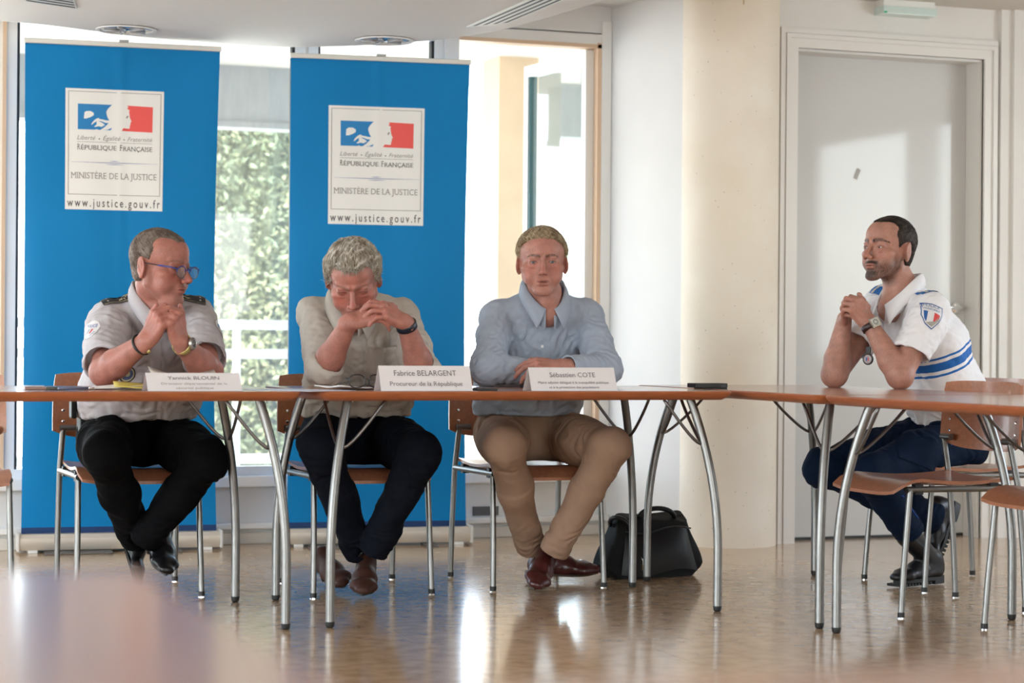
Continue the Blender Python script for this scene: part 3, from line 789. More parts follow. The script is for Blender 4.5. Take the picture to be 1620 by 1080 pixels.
# ------------------------------------------------------------------ things on the tables
def nameplate(pxl, pxr, v, htop, lean, lines, label, rz=0.0):
    a, b = P(pxl, 616, v=v), P(pxr, 616, v=v)
    w = b[0] - a[0]; cx = (a[0] + b[0]) / 2
    e = empty('name_card', (cx, v, TZ), rz); tag(e, label, 'name card', 'folded white name cards')
    t = .0006
    F0, F1 = V3(0, 0, 0), V3(0, lean, htop)
    fn = nrm(np.cross(V3(1, 0, 0), F1 - F0))
    def face(x, s, off=0): return tuple(V3(x, 0, 0) + F0 + (F1 - F0) * s + fn * off)
    mb = MB()
    mb.add([face(-w / 2, 0), face(w / 2, 0), face(w / 2, 1), face(-w / 2, 1)], [(0, 1, 2, 3)])
    bk = V3(0, lean * 2 + .012, 0)
    mb.add([tuple(V3(-w / 2, 0, 0) + bk), tuple(V3(w / 2, 0, 0) + bk), face(w / 2, 1), face(-w / 2, 1)], [(3, 2, 1, 0)])
    mb.add([(-w / 2, -.008, .001), (w / 2, -.008, .001), (w / 2, .0, .0005), (-w / 2, .0, .0005)], [(0, 1, 2, 3)])
    cd = mb.build('card', M_CARD, e, recalc=False)
    sm = cd.modifiers.new('thickness', 'SOLIDIFY'); sm.thickness = t
    L = np.linalg.norm(F1 - F0)
    for body, wf, s, size, m in lines:
        vs, fs = text_fit(body, w * wf, size, xc=0, y=0)
        MB().add([face(x, s + y / L, -.0009 if fn[1] > 0 else .0009) for x, y in vs], fs).build('lettering', m, e)
M_INKN = mat('nameplate_ink', (.13, .11, .12), .6)
nameplate(603, 748, .015, .080, .035, [('Fabrice BELARGENT', .68, .60, .027, M_INKN), ('Procureur de la République', .79, .20, .022, M_INKN)], 'white folded name card in front of the man with bowed head')
nameplate(841, 977, .02, .076, .035, [('Sébastien COTE', .53, .58, .024, M_INKN), ('Maire adjoint délégué à la tranquillité publique', .82, .30, .0125, M_INKN), ('et à la protection des populations', .58, .10, .0125, M_INKN)], 'white folded name card in front of the man in the light blue shirt')
nameplate(234, 383, .03, .055, .045, [('Yannick BLOUIN', .55, .62, .019, M_INKN), ('Directeur départemental de la', .70, .34, .0125, M_INKG), ('sécurité publique', .40, .10, .0125, M_INKG)], 'low white folded name card in front of the officer with glasses')

def flat_box(name, a, b, v0, v1, h, m, label, cat, c=.003, z=TZ, rz=0):
    p0, p1 = P(a, 610, v=(v0 + v1) / 2), P(b, 610, v=(v0 + v1) / 2)
    cx, w = (p0[0] + p1[0]) / 2, p1[0] - p0[0]
    o = MB().box((-w / 2, -(v1 - v0) / 2, 0), (w / 2, (v1 - v0) / 2, h), c).build(name, m)
    o.location = (cx, (v0 + v1) / 2, z); o.rotation_euler = (0, 0, rz); return tag(o, label, cat)
rc = empty('recorder', (P(1119, 612, v=.28)[0], .28, TZ)); tag(rc, 'flat black recorder box lying at the table corner', 'recorder')
MB().box((-.062, -.035, .004), (.062, .035, .020), .003).build('body', M_BLACK, rc); MB().box((-.035, -.036, 0), (.060, .036, .004), .001).build('base', M_BLACK, rc)
MB().box((.035, -.0358, .006), (.055, -.035, .016)).build('end_panel', mat('recorder_grey', (.05, .05, .055), .3), rc)
ph = empty('phone', (P(71, 610, v=.22)[0], .22, TZ)); tag(ph, 'dark phone with white edge lying at the far left of the table', 'phone')
MB().box((-.065, -.035, 0), (.0, .035, .010), .003).build('case', mat('phone_case', (.25, .16, .14), .4), ph); MB().box((.0, -.04, 0), (.06, .03, .009), .003).build('cover', mat('phone_cover', (.06, .065, .06), .4), ph)
MB().box((-.068, -.033, .010), (-.005, .033, .0125), .001).build('screen', mat('phone_white', (.6, .62, .66), .2), ph)
ph2 = empty('phone', (P(760, 611, v=.10)[0], .10, TZ)); tag(ph2, 'thin black phone lying between the two name cards', 'phone')
MB().box((-.035, -.07, 0), (.035, .07, .007), .002).build('case', M_BLACK, ph2); MB().box((-.032, -.066, .0068), (.032, .066, .0076)).build('screen', mat('phone_glass', (.01, .01, .012), .05, spec=.8), ph2)
def sheet(name, cx, cy, w, d, rz, label, m=M_PAPER, z=TZ, lift=(0, 0, 0, 0), t=.0012, cat='paper', group=None):
    n = 10; rows_t, rows_b = [], []
    for j in range(n + 1):
        a, b = [], []
        for i in range(n + 1):
            x, y = i / n, j / n
            h = lift[0] * (1 - x) * (1 - y) + lift[1] * x * (1 - y) + lift[2] * x * y + lift[3] * (1 - x) * y
            h = h * (abs(x - .5) + abs(y - .5)) + .0004
            a.append(((x - .5) * w, (y - .5) * d, h + t)); b.append(((x - .5) * w, (y - .5) * d, h))
        rows_t.append(a); rows_b.append(b)
    mb = MB().grid(rows_t).grid(rows_b)
    N = (n + 1) ** 2
    for k in range(n):
        for q in ((k, k + 1), (n * (n + 1) + k, n * (n + 1) + k + 1)): mb.f.append((q[0], q[1], N + q[1], N + q[0]))
        for q in ((k * (n + 1), (k + 1) * (n + 1)), (k * (n + 1) + n, (k + 1) * (n + 1) + n)): mb.f.append((q[0], q[1], N + q[1], N + q[0]))
    o = mb.build(name, m, None, True); o.location = (cx, cy, z); o.rotation_euler = (0, 0, rz); tag(o, label, cat, group); return o
x = lambda px, v: P(px, 611, v=v)[0]
sheet('paper_sheet', x(160, .30), .30, .22, .18, .15, 'white paper sheet beside the elbow of the officer with glasses', lift=(.0, .012, .016, .0), group='papers on the tables')
sheet('paper_folder', x(232, .26), .26, .20, .20, -.12, 'yellow paper folder half hidden behind the low name card', mat('yellow_folder', (.62, .50, .10), .6), lift=(.01, .0, .03, .02), t=.003, cat='folder')
op = sheet('paper_sheet', x(300, .28), .27, .22, .20, .1, 'cream sheet propped up behind the low name card', mat('cream_paper', (.66, .60, .54), .7), z=TZ + .0, lift=(.0, .0, .06, .07), group='papers on the tables')
sheet('paper_sheet', x(560, .22), .22, .21, .15, .3, 'folded sheet under the black reading glasses', lift=(.012, .006, .0, .01), group='papers on the tables', t=.004)
o = sheet('paper_sheet', -.075, .12, .21, .30, .55, 'white sheet bridging the gap between the two tables', mat('bluish_paper', (.62, .66, .80), .35), group='papers on the tables')
pen = empty('pen', (x(120, .15), .15, TZ + .006), .5); tag(pen, 'silver pen lying on papers near the phone', 'pen')
MB().tube([(-.065, 0, 0), (.045, 0, 0)], .0048, 10).build('barrel', mat('pen_blue', (.12, .14, .22), .3), pen, True)
MB().tube([(.045, 0, 0), (.07, 0, 0)], [.0048, .0015], 10).build('tip', M_CHROME, pen, True)
def folded_glasses(loc, rz):
    e = empty('eyeglasses', loc, rz); tag(e, 'black framed reading glasses standing on papers before the man with bowed head', 'glasses')
    fm = mat('glasses_black', (.015, .015, .018), .25)
    for sx in (-1, 1):
        ring = [(sx * .034 + .0265 * math.copysign(abs(math.cos(a)) ** .75, math.cos(a)), .012 * 0, .022 + .0205 * math.copysign(abs(math.sin(a)) ** .8, math.sin(a))) for a in np.linspace(0, 2 * math.pi, 28, endpoint=False)]
        MB().tube(ring, .0019, 6, closed=True).build('rim', fm, e, True)
        MB().add([(p[0], p[1], p[2]) for p in ring], [tuple(range(28))]).build('lens', M_GLASS, e)
        MB().tube([(sx * .061, 0, .03), (sx * .066, .012, .03), (sx * .05, .10, .012), (sx * .045, .13, .002)], .0017, 6).build('temple', fm, e, True)
    MB().tube([(-.008, 0, .026), (0, -.002, .030), (.008, 0, .026)], .0018, 6).build('bridge', fm, e, True)
    return e
folded_glasses((x(580, .13), .13, TZ + .007), .12)

# ------------------------------------------------------------------ black bag under the table
bg = empty('shoulder_bag', (1.555, 1.05, 0), .12)
tag(bg, 'black fabric shoulder bag standing on the floor by the column', 'bag')
M_BAG = mat('black_nylon', (.006, .006, .006), .6, spec=.2, bump=.35, bscale=220)
M_BAGL = mat('black_bag_leather', (.008, .008, .009), .35, spec=.35)
def bag_shell(w0, w1, d0, d1, h, nz=14, na=40, e1=.35):
    rows = []
    for j in range(nz + 1):
        t = j / nz; z = h * t
        w = (w0 + (w1 - w0) * t ** 1.3) * (1 - .22 * max(0, .18 - t) / .18) ; d = d0 + (d1 - d0) * t
        s = 1 if t < .93 else math.sqrt(max(0.0, 1 - ((t - .93) / .075) ** 2)) if t < 1 else .3
        d *= max(.35, s)
        r = []
        for k in range(na):
            a = 2 * math.pi * k / na; cx, cy = math.cos(a), math.sin(a)
            x_ = math.copysign(abs(cx) ** e1, cx) * w / 2; y_ = math.copysign(abs(cy) ** e1, cy) * d / 2
            r.append((x_ + .006 * math.sin(3 * a + t * 7), y_ * (1 + .06 * math.sin(t * 9 + 2 * a)), z + .012 * math.sin(2 * a) * t))
        rows.append(r)
    mb = MB(); n_ = na; mb.v = [p for r in rows for p in r]
    for i in range(nz):
        for k in range(n_): mb.f.append((i * n_ + k, i * n_ + (k + 1) % n_, (i + 1) * n_ + (k + 1) % n_, (i + 1) * n_ + k))
    mb.f.append(tuple(range(n_))); mb.f.append(tuple(nz * n_ + k for k in range(n_))); return mb
bag_shell(.45, .30, .17, .10, .235).build('body', M_BAG, bg, A30)
rows = []
for j in range(9):
    t = j / 8; z = .02 + .16 * t
    rows.append([(xx * (.17 - .035 * t), -.088 - .022 * (1 - xx ** 4) * math.sin(math.pi * (.15 + .7 * t)) + .028 * t, z + .012 * math.sin(xx * 3)) for xx in np.linspace(-1, 1, 17)])
MB().grid(rows).build('front_pocket', M_BAGL, bg, True)
MB().tube([(xx * .145, -.108 + .028 + .004, .182 + .012 * math.sin(xx * 3)) for xx in np.linspace(-1, 1, 9)], .0035, 6).build('zip', mat('zip_dark', (.05, .05, .055), .3, metal=.6), bg, True)
MB().tube([(-.10, -.115, .085), (-.095, -.12, .075), (-.097, -.119, .035)], .0022, 6).build('zip_pull', M_CHROME, bg, True)
hd = bez((-.06, -.03, .225), (-.06, -.04, .275), (.085, -.04, .275), (.10, -.03, .222), 15)
MB().tube(hd, [.010] * 15, 8).build('handle', M_BAGL, bg, True)
MB().tube(bez((-.17, .0, .20), (-.24, -.09, .27), (-.10, -.12, .24), (-.13, -.10, .10), 13), .009, 8).build('strap', M_BAGL, bg, True)
ringp = [(.172 + .013 * math.cos(a) * .5, -.012 + .0, .128 + .016 * math.sin(a)) for a in np.linspace(0, 2 * math.pi, 16, endpoint=False)]
MB().tube([(.186 + .004 * math.cos(a), -.02 + .013 * math.cos(a), .128 + .016 * math.sin(a)) for a in np.linspace(0, 2 * math.pi, 16, endpoint=False)], .0022, 6, closed=True).build('ring', M_CHROME, bg, True)
# ------------------------------------------------------------------ implicit-surface modelling for people and clothes
class Vol:
    def __init__(s, lo, hi, h):
        s.h = h; s.lo = np.asarray(lo, float); s.n = np.ceil((np.asarray(hi, float) - s.lo) / h).astype(int) + 1
        s.d = np.full(s.n, 0.5, np.float32)
        s.ax = [(s.lo[i] + h * np.arange(s.n[i])).astype(np.float32) for i in range(3)]
    def _reg(s, lo, hi):
        a = np.clip(np.floor((lo - s.lo) / s.h).astype(int), 0, s.n); b = np.clip(np.ceil((hi - s.lo) / s.h).astype(int) + 1, 0, s.n)
        if np.any(b - a < 2): return None
        sl = tuple(slice(a[i], b[i]) for i in range(3))
        return sl, s.ax[0][sl[0]][:, None, None], s.ax[1][sl[1]][None, :, None], s.ax[2][sl[2]][None, None, :]
    def _put(s, sl, f, k, op):
        d = s.d[sl]
        if op == 's': d = -d
        if k > 0:
            hh = np.maximum(k - np.abs(d - f), 0); r = np.minimum(d, f) - hh * hh * (.25 / k)
        else: r = np.minimum(d, f)
        s.d[sl] = -r if op == 's' else r
    def cone(s, a, b, ra, rb=None, k=.01, op='u', flat=False):
        a = np.asarray(a, float); b = np.asarray(b, float); rb = ra if rb is None else rb
        m = max(ra, rb) + k + 3 * s.h
        rg = s._reg(np.minimum(a, b) - m, np.maximum(a, b) + m)
        if rg is None: return s
        sl, X, Y, Z = rg; ab = b - a; L2 = float(ab @ ab) + 1e-12; L = math.sqrt(L2)
        px, py, pz = X - a[0], Y - a[1], Z - a[2]
        t = (px * ab[0] + py * ab[1] + pz * ab[2]) / L2
        if flat:
            tc = t
            q = np.sqrt(np.maximum((px - t * ab[0]) ** 2 + (py - t * ab[1]) ** 2 + (pz - t * ab[2]) ** 2, 1e-12)) - (ra + (rb - ra) * np.clip(t, 0, 1))
            w = np.abs(t - .5) * L - .5 * L
            f = np.minimum(np.maximum(q, w), 0) + np.sqrt(np.maximum(q, 0) ** 2 + np.maximum(w, 0) ** 2)
        else:
            t = np.clip(t, 0, 1)
            f = np.sqrt((px - t * ab[0]) ** 2 + (py - t * ab[1]) ** 2 + (pz - t * ab[2]) ** 2) - (ra + (rb - ra) * t)
        s._put(sl, f.astype(np.float32), k, op); return s
    def ell(s, c, r, R=None, k=.01, op='u'):
        c = np.asarray(c, float); R = np.eye(3) if R is None else R
        m = max(r) + k + 3 * s.h
        rg = s._reg(c - m, c + m)
        if rg is None: return s
        sl, X, Y, Z = rg; px, py, pz = X - c[0], Y - c[1], Z - c[2]
        k0 = 0; k1 = 0
        for i in range(3):
            q = px * R[0, i] + py * R[1, i] + pz * R[2, i]
            k0 = k0 + (q / r[i]) ** 2; k1 = k1 + (q / r[i] ** 2) ** 2
        k0 = np.sqrt(k0); f = k0 * (k0 - 1) / np.maximum(np.sqrt(k1), 1e-6)
        s._put(sl, f.astype(np.float32), k, op); return s
    def ecap(s, a, b, ra, rb, side, k=.03, op='u'):
        """capsule of elliptic section: ra/rb = (half width along `side`, half depth)"""
        a = np.asarray(a, float); b = np.asarray(b, float); ab = b - a; L2 = float(ab @ ab); ax = ab / math.sqrt(L2)
        sd = nrm(np.asarray(side, float) - ax * np.dot(side, ax)); dp = np.cross(ax, sd)
        m = max(*ra, *rb) + k + 3 * s.h
        rg = s._reg(np.minimum(a, b) - m, np.maximum(a, b) + m)
        if rg is None: return s
        sl, X, Y, Z = rg; px, py, pz = X - a[0], Y - a[1], Z - a[2]
        t = np.clip((px * ab[0] + py * ab[1] + pz * ab[2]) / L2, 0, 1)
        qx, qy, qz = px - t * ab[0], py - t * ab[1], pz - t * ab[2]
        w = ra[0] + (rb[0] - ra[0]) * t; dd = ra[1] + (rb[1] - ra[1]) * t
        e1 = (qx * sd[0] + qy * sd[1] + qz * sd[2]) / w; e2 = (qx * dp[0] + qy * dp[1] + qz * dp[2]) / dd
        e3 = (qx * ax[0] + qy * ax[1] + qz * ax[2]) / dd
        f = (np.sqrt(e1 * e1 + e2 * e2 + e3 * e3) - 1) * np.minimum(w, dd)
        s._put(sl, f.astype(np.float32), k, op); return s
    def half(s, c, n, lo, hi, k=.004):
        """cut away everything on the +n side of the plane, inside the box lo..hi"""
        rg = s._reg(np.asarray(lo, float), np.asarray(hi, float))
        if rg is None: return s
        sl, X, Y, Z = rg
        f = (X - c[0]) * n[0] + (Y - c[1]) * n[1] + (Z - c[2]) * n[2]
        f = np.broadcast_to(-f, s.d[sl].shape).astype(np.float32)
        s._put(sl, f, k, 's'); return s
    def surf(s):
        d = s.d; ins = d < 0
        A = np.zeros(tuple(s.n - 1), np.uint8)
        for i in (0, 1):
            for j in (0, 1):
                for k in (0, 1):
                    A += ins[i:s.n[0] - 1 + i, j:s.n[1] - 1 + j, k:s.n[2] - 1 + k]
        act = np.argwhere((A > 0) & (A < 8)); N = len(act)
        ids = np.full(A.shape, -1, np.int32); ids[tuple(act.T)] = np.arange(N)
        cor = [(i, j, k) for i in (0, 1) for j in (0, 1) for k in (0, 1)]
        vals = np.stack([d[act[:, 0] + i, act[:, 1] + j, act[:, 2] + k] for i, j, k in cor], 1).astype(np.float64)
        pos = np.zeros((N, 3)); cnt = np.zeros(N)
        for p in range(8):
            for q in range(p + 1, 8):
                df = [abs(cor[p][x] - cor[q][x]) for x in range(3)]
                if sum(df) != 1: continue
                m = (vals[:, p] < 0) != (vals[:, q] < 0)
                t = vals[m, p] / (vals[m, p] - vals[m, q]); t = np.clip(t, 0, 1)
                a = np.array(cor[p], float); b = np.array(cor[q], float)
                pos[m] += a + (b - a) * t[:, None]; cnt[m] += 1
        V = s.lo + s.h * (act + pos / cnt[:, None])
        F = []
        for ax in range(3):
            n = s.n.copy(); sl0 = [slice(None)] * 3; sl1 = [slice(None)] * 3; sl0[ax] = slice(0, -1); sl1[ax] = slice(1, None)
            e = np.argwhere(ins[tuple(sl0)] != ins[tuple(sl1)])
            o1, o2 = [(1, 2), (2, 0), (0, 1)][ax]
            ok = (e[:, o1] > 0) & (e[:, o2] > 0) & (e[:, o1] < s.n[o1] - 1) & (e[:, o2] < s.n[o2] - 1); e = e[ok]
            sg = ins[tuple(e.T)]
            def cell(da, db):
                c = e.copy(); c[:, o1] -= da; c[:, o2] -= db; return ids[tuple(c.T)]
            q = np.stack([cell(1, 1), cell(0, 1), cell(0, 0), cell(1, 0)], 1)
            q[~sg] = q[~sg][:, ::-1]
            F.append(q)
        F = np.concatenate(F); F = F[(F >= 0).all(1)]
        return V, F

def relax(V, F, it=1, w=.5):
    E = np.concatenate([F[:, [0, 1]], F[:, [1, 2]], F[:, [2, 3]], F[:, [3, 0]]]); E = np.concatenate([E, E[:, ::-1]])
    deg = np.bincount(E[:, 0], minlength=len(V)).astype(float)
    for _ in range(it):
        S = np.stack([np.bincount(E[:, 0], V[E[:, 1], i], minlength=len(V)) for i in range(3)], 1) / np.maximum(deg, 1)[:, None]
        V = V + (S - V) * w
    return V
def vnormals(V, F):
    n = np.cross(V[F[:, 2]] - V[F[:, 0]], V[F[:, 3]] - V[F[:, 1]])
    N = np.zeros_like(V)
    for c in range(4):
        for i in range(3): N[:, i] += np.bincount(F[:, c], n[:, i], minlength=len(V))
    return N / (np.linalg.norm(N, axis=1)[:, None] + 1e-12)
class Fbm:
    def __init__(s, seed, lam, n=14):
        r = np.random.default_rng(seed); k = r.normal(0, 1, (n, 3)); k /= np.linalg.norm(k, axis=1)[:, None]
        s.k = k * (2 * np.pi / (lam * r.uniform(.6, 1.6, n)))[:, None]; s.p = r.uniform(0, 6.28, n)
    def __call__(s, V): return np.sin(V @ s.k.T + s.p).sum(1) / math.sqrt(len(s.p) / 2)
def wrinkles(V, N, items, seed=1):
    """items: (centre, direction across the folds, amplitude, wavelength, radius)"""
    ph = Fbm(seed, .10); ph2 = Fbm(seed + 40, .06); D = np.zeros(len(V))
    for c, ax, amp, lam, rad in items:
        q = V - np.asarray(c); ax = nrm(ax)
        w = np.exp(-(q ** 2).sum(1) / rad ** 2)
        m = w > .02
        x = np.sin(2 * np.pi * (q[m] @ ax) / lam + 2.2 * ph(V[m])) * (.65 + .35 * ph2(V[m]))
        D[m] += amp * w[m] * (np.abs(x) ** .7 * np.sign(x))
    return V + N * D[:, None]
def np_mesh(name, V, F, col=None):
    me = bpy.data.meshes.new(name)
    F = np.asarray(F, np.int32); V = np.asarray(V, np.float32)
    me.vertices.add(len(V)); me.vertices.foreach_set('co', V.ravel())
    me.loops.add(F.size); me.loops.foreach_set('vertex_index', F.ravel())
    me.polygons.add(len(F)); me.polygons.foreach_set('loop_start', np.arange(0, F.size, F.shape[1], dtype=np.int32))
    me.update(calc_edges=True)
    if col is not None:
        at = me.color_attributes.new('Col', 'FLOAT_COLOR', 'POINT')
        c4 = np.ones((len(V), 4), np.float32); c4[:, :3] = col; at.data.foreach_set('color', c4.ravel())
    me.shade_smooth()
    return me
def np_obj(name, V, F, m, parent, col=None, origin=None):
    if origin is not None: V = V - np.asarray(origin)
    return link(name, np_mesh(name, V, F, col), m, parent)
def bvh_of(V, F): return BVHTree.FromPolygons([Vector(v) for v in V], [tuple(map(int, f)) for f in F])

def frame(fwd, up=(0, 0, 1)):
    f = nrm(fwd); r = nrm(np.cross(f, up)); return np.stack([r, f, np.cross(r, f)], 1)     # columns right, forward, up

# ------------------------------------------------------------------ head
def head_prims(V, O, R, s, o):
    L = lambda x, y, z: O + R @ (np.array((x, y, z)) * s)
    def E(c, r, k=.01, op='u', rot=None): V.ell(L(*c), [q * s for q in r], R if rot is None else R @ rot, k * s, op)
    def Cn(a, b, ra, rb, k=.01, op='u'): V.cone(L(*a), L(*b), ra * s, rb * s, k * s, op)
    jw = o.get('jaw', 1.0); fat = o.get('fat', 0.0); wx = o.get('wide', 1.0)
    def Ew(c, r, *a_): E((c[0] * wx, c[1], c[2]), (r[0] * wx, r[1], r[2]), *a_)
    def Cw(a_, b_, *r_): Cn((a_[0] * wx, a_[1], a_[2]), (b_[0] * wx, b_[1], b_[2]), *r_)
    Ew((0, -.014, .036), (.0735, .092, .081), 0)                                                   # cranium
    Ew((0, .038, .046), (.056, .050, .048), .02)                                                   # forehead
    Ew((0, .032, -.025), (.056 * jw, .052, .062), .02)                                             # mid face
    Ew((0, .022, -.070), (.040 * jw + fat, .044, .030 + fat), .02)                                 # under the jaw
    Ew((0, .058, -.064), (.031 * jw, .034, .030), .016)                                            # muzzle
    for q in (-1, 1):
        Cw((q * (.047 * jw + fat), .002, -.054), (q * .017 * jw, .068, -.099), .012 + fat * .6, .0135, .018)   # jaw line
        Cw((q * .058, -.002, -.020), (q * (.047 * jw + fat), .002, -.054), .012, .012, .02)
        Ew((q * .047, .050, -.022), (.020, .022, .016), .018)                                      # cheekbone
        Ew((q * (.038 + fat * .4), .052, -.052), (.019 + fat * .6, .024, .024), .018)              # cheek
        Cn((q * .010, .0850, .0205), (q * .044, .0665, .0245), .0085, .0070, .010)                # brow ridge
    Ew((0, .0735, -.1025), (.020, .0155, .0145), .014)                                                # chin
    if fat > .003: Ew((0, .045, -.112), (.034, .030, .012 + fat), .02)
    for q in (-1, 1):
        E((q * .0320, .0975, -.001), (.0185, .0185, .0135), .008, 's')                             # socket
        E((q * .0325, .0690, -.0002), (.0165, .0142, .0138), .005)                                # eyelids
        E((q * .0340, .0740, .0130), (.0150, .0085, .0048), .006)                                 # fold above the lid
        E((q * .0325, .0720, -.0165), (.0150, .0080, .0040), .006)                                # bag under the eye
        if o.get('eyes', 'open') == 'open':
            lo = o.get('lid', 0.0)
            E((q * .0325, .0885, -.0012 - lo), (.0152, .0125, .0044 - lo), .0015, 's')
            Cn((q * .021, .0850, .0080), (q * .044, .0800, .0075), .0011, .0009, .003, 's')
        else:
            Cn((q * .020, .0820, -.0050), (q * .0325, .0835, -.0075), .0014, .0014, .002, 's'); Cn((q * .0325, .0835, -.0075), (q * .046, .0770, -.0050), .0014, .0012, .002, 's')
    nl = o.get('nose', 1.0); nz = .024 * (nl - 1)
    Cn((0, .0835, .010), (0, .1050 + nz, -.027), .0068, .0090, .009)
    E((0, .1100 + nz, -.0345), (.0108, .0112, .0095), .006)
    for q in (-1, 1):
        E((q * .0122, .0990 + nz * .6, -.0395), (.0070, .0098, .0074), .005)
        E((q * .0062, .1050 + nz, -.0472), (.0036, .0052, .0032), .0015, 's')
        Cn((q * .0195, .0930, -.041), (q * .0310, .0820, -.068), .0016, .0010, .007, 's')         # smile fold
    mo = o.get('mouth_open', 0.0)
    E((0, .0875, -.0612), (.0215, .0088, .0042), .006); E((0, .0870, -.0730 - mo), (.0185, .0090, .0052), .006)
    V.ell(L(0, .0985, -.0670 - mo * .5), [.0235 * s, .0105 * s, (.0012 + mo * .6) * s], R, .002 * s, 's')
    Cn((-.012, .0940, -.0860 - mo), (.012, .0940, -.0860 - mo), .0030, .0030, .007, 's')
    for q in (-1, 1):
        a = math.radians(q * 26)
        rot = np.array([[math.cos(a), math.sin(a), 0], [-math.sin(a), math.cos(a), 0], [0, 0, 1]])
        rx = np.array([[1, 0, 0], [0, math.cos(.22), -math.sin(.22)], [0, math.sin(.22), math.cos(.22)]])
        x0 = .0775 * wx + fat * .2 - .04 * (wx - 1)
        E((q * (x0 - .009), -.020, -.010), (.011, .014, .024), .006)                              # root of the ear
        E((q * x0, -.014, -.006), (.0062, .0185, .0315), .005, 'u', rot @ rx)
        E((q * (x0 - .002), -.012, -.034), (.0060, .0085, .0090), .005)                           # lobe
        E((q * (x0 + .0075), -.012, -.001), (.0055, .0115, .0200), .003, 's', rot @ rx)
        E((q * (x0 + .003), -.013, .000), (.0040, .0065, .0130), .004, 'u', rot @ rx)
        E((q * (x0 + .004), -.003, -.010), (.0040, .0040, .0060), .003)                           # tragus
    return L

def skin_color(V, O, R, s, base, o):
    """vertex colours of the skin: blush, lips, brows, stubble"""
    q = (V - O) @ R / s; x, y, z = q[:, 0], q[:, 1], q[:, 2]; ax = np.abs(x)
    n1 = Fbm(3, .035)(V); n2 = Fbm(5, .008)(V)
    C = np.tile(np.array(base), (len(V), 1)) * (1 + .05 * n1 + .03 * n2)[:, None]
    red = np.array((1.10, .74, .70))
    def mixin(w, c, mul=True):
        w = np.clip(w, 0, 1)[:, None]; c = np.array(c)
        return C * (1 - w) + (C * c if mul else c) * w
    head = (np.abs(z) < .15) & (ax < .11) & (np.abs(y) < .14)
    hf = head.astype(float)
    g = lambda cx, cy, cz, r: np.exp(-((ax - cx) ** 2 + (y - cy) ** 2 + (z - cz) ** 2) / r ** 2) * hf
    C = mixin(.65 * o.get('blush', 1) * (g(.040, .075, -.030, .026) + 1.1 * g(0, .108, -.033, .017) + .45 * g(.083, -.01, -.01, .03) + .4 * g(0, .09, .05, .03)), red)
    # lips
    mo = o.get('mouth_open', 0)
    lw = np.clip(1 - (x / .0215) ** 2, 0, 1) ** .5
    up = np.exp(-((z + .0630) / .0032) ** 4); dn = np.exp(-((z + .0722 + mo) / .0046) ** 4)
    C = mixin(o.get('lips', .7) * lw * np.maximum(up, dn) * (y > .078) * hf, (.95, .60, .60))
    C = mixin(lw * np.exp(-((z + .0670 + mo * .5) / (.0013 + mo * .5)) ** 2) * (y > .075) * (y < .0960) * hf * .9, (.30, .18, .18))
    # eye rims
    C = mixin(.5 * np.exp(-(((ax - .0325) / .016) ** 2 + ((z + .0005) / .006) ** 2) ** 2) * (y > .065) * hf, (.62, .46, .44))
    C = mixin(.75 * np.exp(-((ax - .0325) / .0155) ** 6) * np.exp(-((z - .0032 + 22 * (ax - .0325) ** 2) / .0016) ** 2) * (y > .065) * hf, (.22, .16, .15))
    C = mixin(.35 * g(.030, .086, -.010, .012), (.8, .68, .68))
    # brows
    bz = .0195 + .004 * np.sin(np.clip((ax - .012) / .038, 0, 1) * np.pi * .8) - .006 * np.clip((ax - .035) / .02, 0, 1) ** 2
    th_ = .0048 * o.get('brow_t', 1.0) * np.clip(1.15 - (ax - .012) / .06, .35, 1)
    bw = np.exp(-((z - bz) / th_) ** 4) * (ax > .009) * (ax < .054) * (y > .05) * hf * (.8 + .2 * np.clip(n2, -1, 1))
    C = mixin(o.get('brow_w', .8) * bw, o.get('brow', (.1, .07, .05)), False)
    # nostrils
    C = mixin(.8 * np.exp(-(((ax - .0068) / .004) ** 2 + ((z + .0465) / .0035) ** 2 + ((y - .1040) / .007) ** 2)) * hf, (.25, .15, .15))
    # beard shadow
    if o.get('beard', 0) > 0:
        ba = np.clip((-.008 - .55 * np.clip(y - .0, -.04, .05) - z) / .03, 0, 1) * np.clip((y + .010) / .016, 0, 1) * np.clip((z + .135) / .02, 0, 1)
        ba *= 1 - np.exp(-((ax - .040) ** 2 / .016 ** 2 + (z + .040) ** 2 / .022 ** 2)) * .55 * (y > .055)
        tash = np.exp(-((z + .0555) / .006) ** 4) * np.clip(1 - (ax / .034) ** 4, 0, 1) * (y > .07)
        chn = np.exp(-((z + .096) / .013) ** 4) * np.clip(1 - (ax / .030) ** 4, 0, 1) * (y > .05)
        lip = lw * np.maximum(up, dn) * (y > .078)
        nose = (z > -.047) & (ax < .022)
        w = np.clip(.78 * ba * (.85 + .15 * n2) + .85 * tash + .40 * chn, 0, 1) * (1 - lip) * (~nose) * hf * o['beard']
        C = mixin(w, o.get('beard_col', (.05, .035, .03)), False)
    return np.clip(C, 0, 1)

